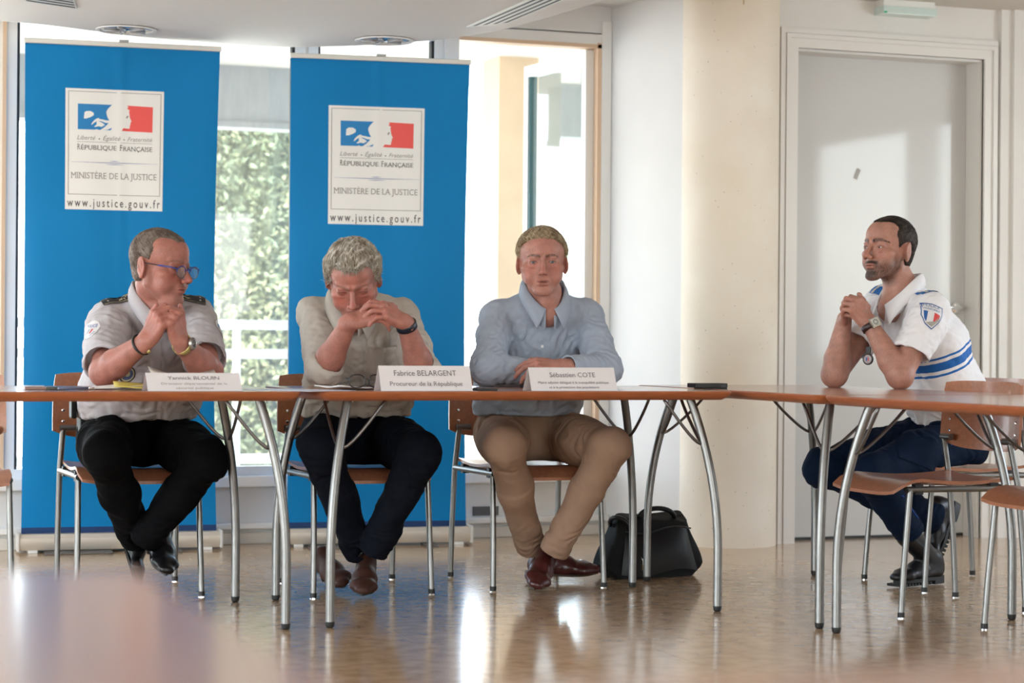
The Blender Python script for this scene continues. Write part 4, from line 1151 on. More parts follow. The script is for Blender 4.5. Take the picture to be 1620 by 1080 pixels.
# ------------------------------------------------------------------ hand
def hand_prims(V, W, Y, Z, side, curls, thumb=None, s=1.0, spread=.06, k=.004, bent=0.0):
    """W wrist, Y towards the knuckles, Z out of the back of the hand; side -1 right, +1 left"""
    Y = nrm(Y); Z = nrm(np.asarray(Z, float) - Y * np.dot(Z, Y)); X = np.cross(Y, Z)
    R = np.stack([X, Y, Z], 1)
    L = lambda x, y, z: W + R @ (np.array((x, y, z)) * s)
    t = side
    xs = [t * .030, t * .0105, -t * .0095, -t * .0285]; ys = [.091, .096, .090, .080]; zs = [.0, .003, .001, -.004]
    ln = [(.043, .026, .020), (.047, .029, .021), (.043, .027, .020), (.034, .021, .018)]
    rad = [(.0100, .0090, .0080, .0066), (.0102, .0092, .0082, .0068), (.0096, .0086, .0078, .0064), (.0086, .0076, .0068, .0058)]
    V.ecap(L(0, -.02, 0), L(0, .012, 0), (.0275 * s, .020 * s), (.030 * s, .0185 * s), X, .012)
    for i in range(4):
        V.cone(L(xs[i] * .62, .012, -.002), L(xs[i], ys[i], zs[i] - .003), .0145 * s, .0118 * s, .010)
    V.ell(L(t * .020, .040, -.014), (.017 * s, .034 * s, .014 * s), R, .010)
    V.ell(L(-t * .024, .040, -.012), (.013 * s, .034 * s, .012 * s), R, .010)
    tips = []
    for i in range(4):
        p = np.array((xs[i], ys[i], zs[i])); a = 0.0
        sp = spread * (1.5 - i) * t * (1 if True else 0)
        pts = [p.copy()]
        cu = curls[i] if hasattr(curls[0], '__len__') else curls
        for j in range(3):
            a += cu[j]
            d = np.array((math.sin(sp) * math.cos(a * .5), math.cos(a), -math.sin(a))); d /= np.linalg.norm(d)
            p = p + d * ln[i][j]; pts.append(p.copy())
        P3 = [L(*q) for q in pts]
        for j in range(3):
            V.cone(P3[j], P3[j + 1], rad[i][j] * s, rad[i][j + 1] * s, .0045 if j == 0 else .003)
        V.ell(P3[0] + R[:, 2] * .002 * s, (.0102 * s, .0105 * s, .0095 * s), R, .006)
        tips.append(P3)
    th = thumb or [(t * .047, .050, -.016), (t * .058, .080, -.020), (t * .060, .106, -.022)]
    T = [L(t * .020, .014, -.008)] + [L(*q) for q in th]
    for j, (r0, r1) in enumerate(((.0150, .0118), (.0112, .0100), (.0098, .0078))): V.cone(T[j], T[j + 1], r0 * s, r1 * s, .008 if j == 0 else .003)
    return tips

def arm_prims(V, sh, el, wr, g=1.0):
    V.cone(sh, el, .052 * g, .043 * g, .02); V.ell(el, (.044 * g,) * 3, None, .02)
    ax = nrm(wr - el); m = el + (wr - el) * .28
    V.cone(el, m, .043 * g, .047 * g, .02); V.cone(m, wr, .047 * g, .0275 * g, .015)

# ------------------------------------------------------------------ hair
def hair_mesh(parent, O, R, s, fn, h=.0028, lift=.006, seed=1, cols=((.1, .08, .06), (.2, .17, .15)), strands=500, slen=.03, comb=(0, -1, .1), rstr=.0009, bump=.0018, extra=None, up=.25, rnd=.35, fade=.014, crown=None, wx=1.0):
    lo, hi = O - .16 * s, O + .16 * s
    V = Vol(lo, hi, h)
    L = lambda x, y, z: O + R @ (np.array((x, y, z)) * s)
    V.ell(L(0, -.014, .036), [(q + lift) * s for q in (.0735 * wx, .092, .081)], R, 0)
    V.ell(L(0, .038, .046), [(q + lift) * s for q in (.056 * wx, .050, .048)], R, .02)
    V.ell(L(0, -.028, -.018), [(q + lift * .6) * s for q in (.057 * wx, .066, .060)], R, .02)
    for q in (-1, 1): V.cone(L(q * .060 * wx, -.004, .02), L(q * .058 * wx, .004, -.03), (.013 + lift * .7) * s, (.012 + lift * .5) * s, .02)
    if extra: extra(V, L, R, s)
    X, Y, Z = V.ax
    P0 = np.stack(np.meshgrid(X, Y, Z, indexing='ij'), -1).reshape(-1, 3)
    q = ((P0 - O) @ R / s); f = fn(q[:, 0] / wx, q[:, 1], q[:, 2]) * s
    f = f.reshape(V.d.shape).astype(np.float32)
    V.d = np.maximum(V.d + (lift + .001) * s * np.clip(1 + f / (fade * s), 0, 1) ** 1.5, f)
    v, fa = V.surf(); v = relax(v, fa, 1, .5); n = vnormals(v, fa)
    cl = np.array(comb, float); cl /= np.linalg.norm(cl); ql = (v - O) @ R; ql = ql - np.outer(ql @ cl, cl) * .80
    st = Fbm(seed, .009)(ql) * .75 + Fbm(seed + 1, .004)(v) * .25
    v = v + n * (bump * st)[:, None]
    mixw = np.clip(.5 + .35 * Fbm(seed + 2, .05)(v) + .3 * st, 0, 1)[:, None]
    col = np.array(cols[0]) * (1 - mixw) + np.array(cols[1]) * mixw
    # loose strands lying along the comb direction
    rg = np.random.default_rng(seed)
    idx = rg.integers(0, len(v), strands); allv, allf, allc = [v], [fa], [col]; base = len(v)
    cd = R @ np.array(comb, float)
    SV, SF, SCc = [], [], []
    for i in idx:
        p, nn = v[i], n[i]
        if np.dot(p - O, nn) < 0: continue
        if crown is not None:
            cdir = nrm((p - O) - R @ (np.array(crown) * s))
        else: cdir = cd
        d = cdir + R @ rg.normal(0, rnd, 3); d = d - nn * np.dot(d, nn); d = nrm(d)
        l = slen * rg.uniform(.5, 1.3) * s
        cv = .5 * l * l / (.085 * s)
        pts = [p - nn * .001, p + d * l * .35 + nn * (l * up * .5 - cv * .12), p + d * l * .7 + nn * (l * up * .55 - cv * .49), p + d * l + nn * (l * up * .25 - cv)]
        sd = nrm(np.cross(d, nn)); b0 = base + len(SV)
        for j, pt in enumerate(pts):
            r = rstr * (1, 1.1, .8, .2)[j]
            SV += [pt + sd * r, pt + nn * r, pt - sd * r]
        for j in range(3):
            for k in range(3): SF.append((b0 + j * 3 + k, b0 + j * 3 + (k + 1) % 3, b0 + j * 3 + 3 + (k + 1) % 3, b0 + j * 3 + 3 + k))
        w = rg.uniform(0, 1); c = np.array(cols[0]) * (1 - w) + np.array(cols[1]) * w
        SCc += [c * 1.05] * 12
    if SV:
        allv.append(np.array(SV)); allf.append(np.array(SF)); allc.append(np.array(SCc))
    o = np_obj('hair', np.concatenate(allv), np.concatenate(allf), mat('hair', (.1, .1, .1), .6, attr='Col', spec=.15), parent, np.clip(np.concatenate(allc), 0, 1))
    return o

def eyeballs(parent, O, R, s, gaze, iris=(.12, .16, .17)):
    for q in (-1, 1):
        c = O + R @ (np.array((q * .0325, .0683, -.0004)) * s); r = .0130 * s
        g = nrm(gaze - c) if gaze is not None else R[:, 1]
        n1 = nrm(np.cross(g, (0, 0, 1))); n2 = np.cross(n1, g)
        V, F, Cc = [], [], []
        nr, na = 14, 24
        for i in range(nr + 1):
            a = math.pi * .62 * i / nr
            for k in range(na):
                b = 2 * math.pi * k / na
                V.append(c + r * (g * math.cos(a) + (n1 * math.cos(b) + n2 * math.sin(b)) * math.sin(a)))
                Cc.append((.008, .008, .008) if a < .19 else iris if a < .46 else (.02, .03, .03) if a < .50 else (.34, .31, .30))
        for i in range(nr):
            for k in range(na): F.append((i * na + k, i * na + (k + 1) % na, (i + 1) * na + (k + 1) % na, (i + 1) * na + k))
        np_obj('eye', np.array(V), np.array(F), mat('eye', (1, 1, 1), .08, attr='Col', spec=.6), parent, np.array(Cc))

# ------------------------------------------------------------------ clothing pieces
def collar(parent, N, up, fwd, rx, ry, m, stand=.062, fall=.055, open_=12, tip=.035, drop=.125, name='collar', th=.0024, flare=.014, fw=.022, lining=None):
    """N neck base; the ring stands high at back and sides and drops to the V at the front"""
    R = frame(fwd, up); r, f, u = R[:, 0], R[:, 1], R[:, 2]
    rows = []
    for a in np.linspace(-1, 1, 49):
        psi = a * math.radians(180 - open_); fr = (1 - math.cos(psi)) / 2
        d = -f * math.cos(psi) * (ry + (fw if math.cos(psi) < 0 else 0) * -math.cos(psi)) + r * math.sin(psi) * rx
        dn = nrm(d); h = -drop * fr ** 2.2
        b = N + d * 1.06 + u * (h - .012)
        t = N + d * .98 + u * (stand + h)
        t2 = t + dn * .006 - u * .001
        tp = abs(a) ** 6; sd_ = math.copysign(1, a) * (abs(a) > .3)
        fl = fall * (.70 + .30 * fr)
        out = flare + .012 * fr
        e = t + dn * out - u * (fl + tip * tp * .55) + r * (sd_ * .030 * tp) - f * (.012 * tp)
        mid = t * .5 + e * .5 + dn * .006
        rows.append([b, t * .6 + b * .4, t, t2, mid, e])
    o = MB().grid(rows).build(name, m, parent, True, recalc=False)
    s = o.modifiers.new('thickness', 'SOLIDIFY'); s.thickness = th; s.offset = 0
    return o
def stick(bvh, c, n, right, pts, off):
    """drop 2-D points (right, up) of a patch centred near c onto the cloth along -n"""
    n = nrm(n); r = nrm(np.asarray(right) - n * np.dot(right, n)); u = np.cross(n, r)
    if u[2] < 0 and abs(u[2]) > .2: pass
    out = []
    for x, y in pts:
        p = c + r * x + u * y
        h = bvh.ray_cast(Vector(p + n * .12), Vector(-n), .26)
        if h[0] is None:
            h = bvh.find_nearest(Vector(p))
            out.append(np.array(h[0]) + np.array(h[1]) * off)
        else: out.append(np.array(h[0]) + n * off)
    return out
def patch_grid(bvh, c, n, right, hw, hh, off, m, name, parent, nx=10, ny=10, shape=None):
    xs = np.linspace(-1, 1, nx + 1); ys = np.linspace(-1, 1, ny + 1)
    rows = []
    for y in ys:
        pts = []
        for x in xs:
            X, Y = (x * hw, y * hh) if shape is None else shape(x, y)
            pts.append((X, Y))
        rows.append(stick(bvh, c, n, right, pts, off))
    return MB().grid(rows).build(name, m, parent, True, recalc=False)
def patch_fan(bvh, c, n, right, pts, off, m, name, parent, rings=6, ctr=(0, 0)):
    k = len(pts); ct = np.array(ctr); V = [stick(bvh, c, n, right, [tuple(ct)], off)[0]]; F = []
    for j in range(1, rings + 1):
        V += stick(bvh, c, n, right, [tuple(ct + (np.array(p) - ct) * j / rings) for p in pts], off)
    for i in range(k): F.append((0, 1 + i, 1 + (i + 1) % k))
    for j in range(1, rings):
        a, b = 1 + (j - 1) * k, 1 + j * k
        for i in range(k): F.append((a + i, b + i, b + (i + 1) % k, a + (i + 1) % k))
    return MB().add(V, F).build(name, m, parent, True, recalc=False)
def patch_text(bvh, c, n, right, body, width, size, dy, off, m, parent, dx=0, rot=0.0, arch=0.0):
    vs, fs = text_fit(body, width, size, xc=0, y=0)
    cr, sr = math.cos(rot), math.sin(rot)
    pts = [(dx + x * cr - y * sr, dy + x * sr + y * cr - arch * (x / max(width, 1e-6)) ** 2) for x, y in vs]
    return MB().add(stick(bvh, c, n, right, pts, off), fs).build('lettering', m, parent, recalc=False)

def shoe(parent, heel, toe, up, m_up, m_sole, L=.29, w=.05, name='shoe', boot=0.0, laces=True, shaft=None, tread=False):
    """heel/toe: points at the sole; up: rough up direction"""
    f = nrm(np.asarray(toe) - heel); R = frame(f, up); s = np.linalg.norm(np.asarray(toe) - heel) / .29
    Lc = lambda x, y, z: heel + R @ (np.array((x, y, z)) * s)
    pts = [Lc(x, y, z) for x in (-.08, .08) for y in (-.06, .35) for z in (-.04, .16 + boot)]
    if shaft is not None: pts += [shaft - .09, shaft + .09]
    V = Vol(np.min(pts, 0), np.max(pts, 0), .0032)
    V.ecap(Lc(0, .035, .038), Lc(0, .14, .036), (.036 * s, .034 * s), (.041 * s, .032 * s), R[:, 0], .0)
    V.ecap(Lc(0, .14, .034), Lc(0, .22, .027), (.044 * s, .032 * s), (.044 * s, .024 * s), R[:, 0], .02)
    V.ecap(Lc(0, .22, .026), Lc(.0, .268, .022), (.043 * s, .024 * s), (.028 * s, .017 * s), R[:, 0], .02)
    V.cone(Lc(0, .035, .04), Lc(0, .045, .085), .033 * s, .034 * s, .02); V.cone(Lc(0, .06, .075), Lc(0, .15, .05), .030 * s, .026 * s, .025)
    if boot > 0: V.cone(Lc(0, .045, .07), shaft if shaft is not None else Lc(0, .04, .08 + boot), .040 * s, .048 * s, .02)
    c0 = Lc(0, 0, .010); V.half(c0, -R[:, 2], V.lo, V.lo + V.n * V.h, .003)
    v, F = V.surf(); v = relax(v, F, 1); n = vnormals(v, F)
    o = np_obj(name, v, F, m_up, parent)
    # sole with a heel block
    mb = MB(); N = 40; out = []
    def rim(a):
        y = .135 - .146 * math.cos(a); w_ = .0355 + .0095 * math.exp(-((y - .195) / .07) ** 2) - .004 * math.exp(-((y - .10) / .03) ** 2)
        if y > .235: w_ *= 1 - 1.6 * (y - .235) / .1
        return (math.copysign(abs(math.sin(a)) ** .62, math.sin(a)) * w_, y)
    rimp = [rim(2 * math.pi * k / N) for k in range(N)]
    tz = .0 if not tread else -.006
    mb.prism(rimp, lambda x_, y_: Lc(x_, y_, .012), lambda x_, y_: Lc(x_ * .98, y_, .004 + tz))
    so = mb.build('sole', m_sole, o, A30)
    hb = [(x_ * 1.0, y_) for x_, y_ in rimp if y_ < .075]
    hb.sort(key=lambda p: math.atan2(p[1] - .03, p[0]))
    MB().prism(hb, lambda x_, y_: Lc(x_, y_, .006), lambda x_, y_: Lc(x_, y_, -.012 + tz)).build('heel', m_sole, o, A30)
    if tread:
        tr = MB()
        for k in range(10):
            y_ = .10 + k * .018
            tr.add([Lc(a, b, c) for c in (-.004, -.014) for a, b in ((-.042, y_), (.042, y_), (.042, y_ + .010), (-.042, y_ + .010))], [(0, 1, 2, 3), (7, 6, 5, 4), (0, 4, 5, 1), (1, 5, 6, 2), (2, 6, 7, 3), (3, 7, 4, 0)])
        tr.build('tread', m_sole, o)
    if laces:
        for k in range(4):
            y_ = .10 + k * .02; z_ = .088 - k * .0125
            MB().tube([Lc(-.020, y_, z_ - .007), Lc(-.008, y_ + .002, z_ + .003), Lc(.008, y_ + .002, z_ + .003), Lc(.020, y_, z_ - .007)], .0018, 6).build('lace', m_sole, o, True)
    return o
def watch(parent, wr, ax, facen, r, m_strap, m_case, square=False, face=(.02, .02, .02), name='wristwatch', wide=.011, case_r=.019):
    ax = nrm(ax); n = nrm(np.asarray(facen, float) - ax * np.dot(facen, ax)); t = np.cross(ax, n)
    rows = []
    for a in np.linspace(0, 2 * math.pi, 33):
        d = n * math.cos(a) + t * math.sin(a) * 1.12
        rows.append([wr + d * (r + q) + ax * w_ for q, w_ in ((.0005, -wide), (.003, -wide * .9), (.003, wide * .9), (.0005, wide))])
    o = MB().grid(rows).build(name, m_strap, parent, True)
    R = np.stack([t, ax, n], 1); c = wr + n * (r + .001)
    if square:
        b = MB().box((-case_r, -case_r * .95, 0), (case_r, case_r * .95, .009), .003); b.v = [tuple(c + R @ np.array(p)) for p in b.v]; b.build('case', m_case, o)
        b = MB().box((-case_r * .72, -case_r * .68, .0085), (case_r * .72, case_r * .68, .0096)); b.v = [tuple(c + R @ np.array(p)) for p in b.v]; fo = b.build('dial', mat('dial_pale', (.55, .55, .52), .3), o)
        mk = MB()
        for k in range(12):
            a = 2 * math.pi * k / 12; e = .62 * case_r
            p0 = np.array((math.cos(a) * e * .45, math.sin(a) * e * .45, .0099)); p1 = np.array((math.cos(a) * e * .95, math.sin(a) * e * .95, .0099)); w_ = np.array((-math.sin(a), math.cos(a), 0)) * .0011
            mk.add([c + R @ q for q in (p0 - w_, p1 - w_, p1 + w_, p0 + w_)], [(0, 1, 2, 3)])
        mk.build('dial_markings', M_BLACK, o)
    else:
        MB().lathe([(case_r, 0), (case_r, .008), (case_r - .003, .010), (case_r - .004, .0085)], 28, c, R).build('case', m_case, o, A30)
        MB().lathe([(case_r - .004, .0080), (case_r - .0045, .0088)], 28, c, R).build('dial', mat('dial_dark_%s' % name, face, .2), o)
        mk = MB()
        for k in range(12):
            a = 2 * math.pi * k / 12; e = case_r - .005
            p0 = np.array((math.cos(a) * e * .72, math.sin(a) * e * .72, .0092)); p1 = np.array((math.cos(a) * e * .97, math.sin(a) * e * .97, .0092)); w_ = np.array((-math.sin(a), math.cos(a), 0)) * .0008
            mk.add([c + R @ q for q in (p0 - w_, p1 - w_, p1 + w_, p0 + w_)], [(0, 1, 2, 3)])
        for q_, l_ in ((.6, .55), (2.2, .75)):
            p1 = np.array((math.cos(q_), math.sin(q_), 0)) * (case_r - .005) * l_; w_ = np.array((-math.sin(q_), math.cos(q_), 0)) * .0009; z_ = np.array((0, 0, .0093))
            mk.add([c + R @ q for q in (z_ - w_, p1 + z_ - w_, p1 + z_ + w_, z_ + w_)], [(0, 1, 2, 3)])
        mk.build('dial_markings', mat('dial_white', (.6, .6, .58), .4), o)
    return o
# ------------------------------------------------------------------ people
M_SKIN = mat('skin', (.5, .27, .2), .48, attr='Col', sub=.12, spec=.35, bump=.06, bscale=500)
FABN = dict(bump=.10, bscale=700)
TABLE_Z = TZ
def bounds(pts, m):
    pts = np.array(pts); return pts.min(0) - m, pts.max(0) + m

def build_body(e, c):
    """one continuous skin surface: head, neck, trunk core, arms and hands"""
    O, R, s = c['O'], c['R'], c['s']
    pts = [O, c['shR'], c['shL'], c['elR'], c['elL'], c['wrR'], c['wrL'], c['CH']]
    lo, hi = bounds(pts, .15); lo[2] = max(lo[2] - .0, min(c['elR'][2], c['elL'][2]) - .07)
    V = Vol(lo, hi, c.get('h', .0023))
    head_prims(V, O, R, s, c['face'])
    nb = c['NB']; up = R[:, 2]
    V.ecap(O + R @ (np.array((0, -.028, -.060)) * s), nb, (.050 * s, .052 * s), (.060, .059), R[:, 0], .02)
    side = c['shL'] - c['shR']
    V.cone(nb - V3(0, 0, .02), c['CH'], .055, .085, .03); V.cone(nb - V3(0, 0, .04), c['shR'], .036, .036, .03); V.cone(nb - V3(0, 0, .04), c['shL'], .036, .036, .03)
    V.cone(nb + c['fwd'] * .01, nb + c['fwd'] * .050 - V3(0, 0, .075), .050, .050, .03)
    for q in ('R', 'L'): arm_prims(V, c['sh' + q], c['el' + q], c['wr' + q], c.get('arm', 1.0))
    for q in ('R', 'L'):
        h = c['hand' + q]
        c['fingers' + q] = hand_prims(V, c['wr' + q], h['Y'], h['Z'], -1 if q == 'R' else 1, h['curls'], h.get('thumb'), c.get('hs', 1.0), h.get('spread', .06))
    v, F = V.surf(); v = relax(v, F, 1, .4)
    col = skin_color(v, O, R, s, c['skin'], c['face'])
    # hands and elbows a little redder
    for q in ('R', 'L'):
        hc = c['wr' + q] + nrm(c['hand' + q]['Y']) * .09
        w = np.exp(-((v - hc) ** 2).sum(1) / .07 ** 2) * .35 * (.7 + .3 * Fbm(9, .02)(v)); w = np.clip(w, 0, 1)[:, None]
        col = col * (1 - w) + col * np.array((1.06, .84, .80)) * w
    # nails / knuckle creases are below the grid size; arm hair as fine mottling
    col = np.clip(col * (1 + .04 * Fbm(12, .004)(v))[:, None], 0, 1)
    b = np_obj('body', v, F, M_SKIN, e, col)
    if c['face'].get('eyes', 'open') == 'open': eyeballs(e, O, R, s, c.get('gaze'), c.get('iris', (.12, .16, .17)))
    return v, F

def build_shirt(e, c, m, name='shirt', h=.0034, colfn=None):
    side = nrm(c['shL'] - c['shR']); o = c['shirt']
    PV, WA, CH, NB = c['PV'], c['WA'], c['CH'], c['NB']
    lo, hi = bounds([PV, WA, CH, NB, c['shR'], c['shL'], c['elR'], c['elL'], c['wrR'], c['wrL']], .16)
    lo[2] = o['hem'] - .02
    V = Vol(lo, hi, h)
    w, d = o['w'], o['d']
    V.ecap(PV + o.get('tail', V3(0, 0, .02)), WA, (w[0], d[0]), (w[1], d[1]), side, 0)
    V.ecap(WA, CH, (w[1], d[1]), (w[2], d[2]), side, .05)
    up = nrm(NB - CH)
    V.ecap(CH, CH + (NB - CH) * .55, (w[2], d[2]), (w[2] * .72, d[2] * .72), side, .05)
    V.cone(NB - up * .035, CH + (NB - CH) * .5, .064, .085, .04)
    for q in ('R', 'L'):
        sh, el, wr = c['sh' + q], c['el' + q], c['wr' + q]
        V.cone(NB - up * .045, sh, .054, .052, .03)
        V.cone(CH + (NB - CH) * .25, sh, .085, .056, .035)
        sl = o['sleeve']; r0, r1 = o.get('r', (.070, .062))
        if sl == 'short':
            t = o['t' + q]; end = sh + (el - sh) * t
            V.cone(sh, sh + (end - sh) * .35, r0 * .86, r0 * .97, .025)
            V.cone(sh + (end - sh) * .2, end, r0 * .99, r1, .02, flat=True)
            V.cone(end - (el - sh) * .09, end + (el - sh) * .1, r1 * .84, r1 * .90, .004, 's', flat=True)
        else:
            V.cone(sh, el, r0 * .92, r1, .025); V.ell(el, (r1 * .96,) * 3, None, .02)
            t = o['t' + q]; end = el + (wr - el) * t
            r2 = o.get('r2', .043)
            V.cone(el, end, r1 * .97, r2, .02, flat=True)
            if o.get('roll'):
                V.cone(el + (wr - el) * (t - .16), end, r2 + .010, r2 + .008, .006, flat=True)
            else:
                V.cone(el + (wr - el) * (t - .20), end, r2 + .002, r2 - .004, .004, flat=True)
            V.cone(end - nrm(wr - el) * .03, end + nrm(wr - el) * .05, r2 * .86, r2 * .86, .003, 's', flat=True)
    fd_ = c['fwd']; V.cone(NB + fd_ * .085 + V3(0, 0, .03), NB + fd_ * .115 - V3(0, 0, o.get('vdeep', .065)), .034, .006, .006, 's')
    # keep the cloth above the table and end it at the hem
    V.half(V3(0, 0, o['hem']), V3(0, 0, -1), V.lo, V.lo + V.n * V.h, .004)
    for (cc, nn, l0, h0) in o.get('cuts', []): V.half(cc, nn, l0, h0, .01)
    v, F = V.surf(); v = relax(v, F, 1, .5); n = vnormals(v, F)
    its = []
    fd = c['fwd']
    for q in ('R', 'L'):
        sh, el, wr = c['sh' + q], c['el' + q], c['wr' + q]; ax = nrm(el - sh)
        its += [(el, nrm(ax + nrm(wr - el)), .0045, .030, .07), (sh + (el - sh) * .35 + fd * .03, nrm(ax + side * (.5 if q == 'R' else -.5)), .0024, .050, .09),
                (sh + (CH - sh) * .35 + fd * .06 - V3(0, 0, .04), nrm(side * (1 if q == 'R' else -1) + V3(0, 0, .5)), .0045, .040, .075),
                (sh + (el - sh) * .80, ax, .0022, .036, .06)]
    its += [(WA + fd * .1, V3(0, 0, 1), .005, .05, .14), (PV + V3(0, 0, .08) + fd * .1 + side * .08, nrm(V3(0, 0, 1) + side * .3), .005, .042, .12), (PV + V3(0, 0, .08) + fd * .1 - side * .1, nrm(V3(0, 0, 1) - side * .3), .005, .045, .12),
            (CH + fd * .1, side, .003, .06, .12)]
    v = wrinkles(v, n, its, o.get('seed', 1)); n = vnormals(v, F)
    v = v + n * (.0028 * Fbm(o.get('seed', 1) + 7, .11)(v) + .0008 * Fbm(o.get('seed', 1) + 8, .03)(v))[:, None]
    # front placket: a slightly raised band down the middle
    x = (v - CH) @ side; fr = (n @ fd) > .25
    pk = o.get('placket', .016); xm = o.get('pm', 0.0)
    v = v + n * (.0016 * ((np.abs(x - xm) < pk) & fr))[:, None]
    col = colfn(v, n) if colfn else None
    ob = np_obj(name, v, F, m, e, col)
    return ob, v, F, bvh_of(v, F)

def build_trousers(e, c, m, h=.0042):
    o = c['legs']; PV = c['PV']
    J = [PV, o['hipR'], o['hipL'], o['knR'], o['knL'], o['anR'], o['anL']]
    lo, hi = bounds(J, .15); V = Vol(lo, hi, h); side = nrm(o['hipL'] - o['hipR'])
    g = o.get('g', 1.0)
    V.ecap(PV - V3(0, 0, .01), PV + V3(0, 0, .09), (.175 * g, .125 * g), (.160 * g, .115 * g), side, 0)
    for q in ('R', 'L'):
        hp, kn, an = o['hip' + q], o['kn' + q], o['an' + q]
        V.cone(hp, hp + (kn - hp) * .55, .094 * g, .083 * g, .05); V.cone(hp + (kn - hp) * .5, kn, .084 * g, .066 * g, .04)
        V.ell(kn + c['fwd'] * .006, (.064 * g,) * 3, None, .03)
        V.cone(kn, kn + (an - kn) * .45, .064 * g, .062 * g, .03); ex = an + nrm(an - kn) * o.get('ext', .01)
        V.cone(kn + (an - kn) * .4, ex, .063 * g, o.get('cuff', .052), .015, flat=True)
        if o.get('turn'): V.cone(an - nrm(an - kn) * .045, ex, o['cuff'] + .006, o['cuff'] + .007, .003, flat=True)
        V.cone(ex - nrm(an - kn) * .03, ex + nrm(an - kn) * .05, o.get('cuff', .052) * .88, o.get('cuff', .052) * .9, .003, 's', flat=True)
    zs = c.get('seat', .452)
    ff = c['fwd']; q0 = PV - ff * .25; q1 = PV + ff * .20; sw = np.abs(side) * .24
    lo_ = np.minimum(q0, q1) - sw; hi_ = np.maximum(q0, q1) + sw; lo_[2] = zs - .075; hi_[2] = zs + .05
    V.half(V3(0, 0, zs), V3(0, 0, -1), lo_, hi_, .012)
    v, F = V.surf(); v = relax(v, F, 2, .5); n = vnormals(v, F)
    its = []
    for q in ('R', 'L'):
        hp, kn, an = o['hip' + q], o['kn' + q], o['an' + q]; t = nrm(kn - hp); sgn = -1 if q == 'R' else 1
        its += [(hp + t * .06 + V3(0, 0, .06), nrm(t + side * .5 * sgn), .0050, .040, .10), (kn - V3(0, 0, .06), nrm(V3(0, 0, 1) + side * .4 * sgn), .0030, .034, .07), (kn + (an - kn) * .85, nrm(an - kn + side * .2), .0035, .036, .08),
                (hp + t * .2 + V3(0, 0, .05), nrm(t - side * .4 * sgn), .004, .05, .12), (kn - t * .08 - side * sgn * .05, t, .004, .03, .07)]
    v = wrinkles(v, n, its, o.get('seed', 3)); n = vnormals(v, F)
    v = v + n * (.003 * Fbm(o.get('seed', 3) + 5, .12)(v))[:, None]
    ob = np_obj('trousers', v, F, m, e)
    return ob, v, F

def buttons(parent, bvh, pts, n, m, r=.0055):
    for p in pts:
        q = stick(bvh, p, n, (1, 0, 0), [(0, 0)], .001)[0]
        R = frame(nrm(np.cross(n, (0, 0, 1))), n); R = np.stack([R[:, 0], R[:, 1], nrm(n)], 1)
        MB().lathe([(r, 0), (r, .0015), (r * .7, .0022)], 14, q, R).build('button', m, parent, A30)

def hairline(front=.062, temple=.045, side_y=.020, nape=-.072, recede=.0, top=.02):
    """signed cut: negative where hair grows (head-local x right, y forward, z up)"""
    def fn(x, y, z):
        ax = np.abs(x)
        f = y - (front + .0 * z - recede * np.clip((ax - .018) / .03, 0, 1) + (z - .09) * .55)       # forehead edge
        sd = y - (side_y + .45 * np.clip(z - .02, -.1, .06))                                        # edge at the temples
        zz = np.clip((z - .045) / .03, 0, 1); zz = zz * zz * (3 - 2 * zz)
        edge = sd * (1 - zz) + f * zz
        low = np.where(y > -.030, (-.028 - z), (nape - z) + 0 * y)
        low = np.where((y > -.040) & (y < .008), np.maximum(low, .018 * 1.0 - z + .0), low) if False else low
        ear = .030 - np.sqrt(((y + .012) / 1.0) ** 2 + ((z + .012) / 1.25) ** 2)
        ear = np.where(ax > .055, ear, -1)
        return np.maximum(np.maximum(edge, low), ear)
    return fn

def hair_a(e, O, R, s, wx=1.10):
    def ex(V, L, R, s):
        for i in range(9):
            a = -1 + 2 * i / 8
            V.ell(L(a * .046, .050 - .022 * a * a, .100 - .028 * a * a + .004 * (i % 2)), (.014 * s, .024 * s, .015 * s), R, .010)
    hair_mesh(e, O, R, s, hairline(front=.078, recede=.008, side_y=.010, nape=-.058), lift=.009, seed=21, cols=((.17, .115, .065), (.46, .36, .24)), strands=4200, slen=.020, comb=(.25, .75, .30), bump=.0014, extra=ex, rstr=.0005, up=.10, rnd=.22, crown=(.01, -.05, .10), wx=wx)
def hair_b(e, O, R, s, wx=1.03):
    hair_mesh(e, O, R, s, hairline(front=.070, recede=.034, side_y=.026, nape=-.062), lift=.0036, seed=51, cols=((.012, .009, .008), (.050, .036, .030)), strands=3000, slen=.009, comb=(0, .6, -.2), bump=.0004, rstr=.0005, up=.10, rnd=.3, crown=(0, -.05, .10), wx=wx)
def hair_c(e, O, R, s, wx=1.06):
    hair_mesh(e, O, R, s, hairline(front=.080, recede=.055, side_y=.008, nape=-.060), lift=.0032, seed=41, cols=((.075, .050, .038), (.19, .155, .13)), strands=3500, slen=.007, comb=(0, .4, -.3), bump=.0004, rstr=.0006, up=.12, rnd=.4, crown=(0, -.05, .10), wx=wx)
def hair_d(e, O, R, s, wx=1.04):
    def ex(V, L, R, s):
        rr = np.random.default_rng(4)
        for a in (-.45, -.25, -.05, .15, .32, .5):
            V.cone(L(a * .055, .040, .104 - .02 * a * a), L(a * .045 - .004, .083, .070 - rr.uniform(0, .016) + .03 * a * a), .012 * s, .004 * s, .010)
        for q in (-1, 1):
            V.ell(L(q * .073, -.008, .026), (.011 * s, .040 * s, .050 * s), R, .02); V.cone(L(q * .071, .018, .02), L(q * .070, .016, -.022), .011 * s, .006 * s, .01)
    hair_mesh(e, O, R, s, hairline(front=.088, recede=.030, side_y=.026, nape=-.07), lift=.011, seed=33, cols=((.19, .145, .10), (.50, .465, .41)), strands=4500, slen=.030, comb=(.2, .85, -.35), bump=.0030, extra=ex, rstr=.0007, up=.05, rnd=.16, crown=(.01, -.05, .11), wx=wx)

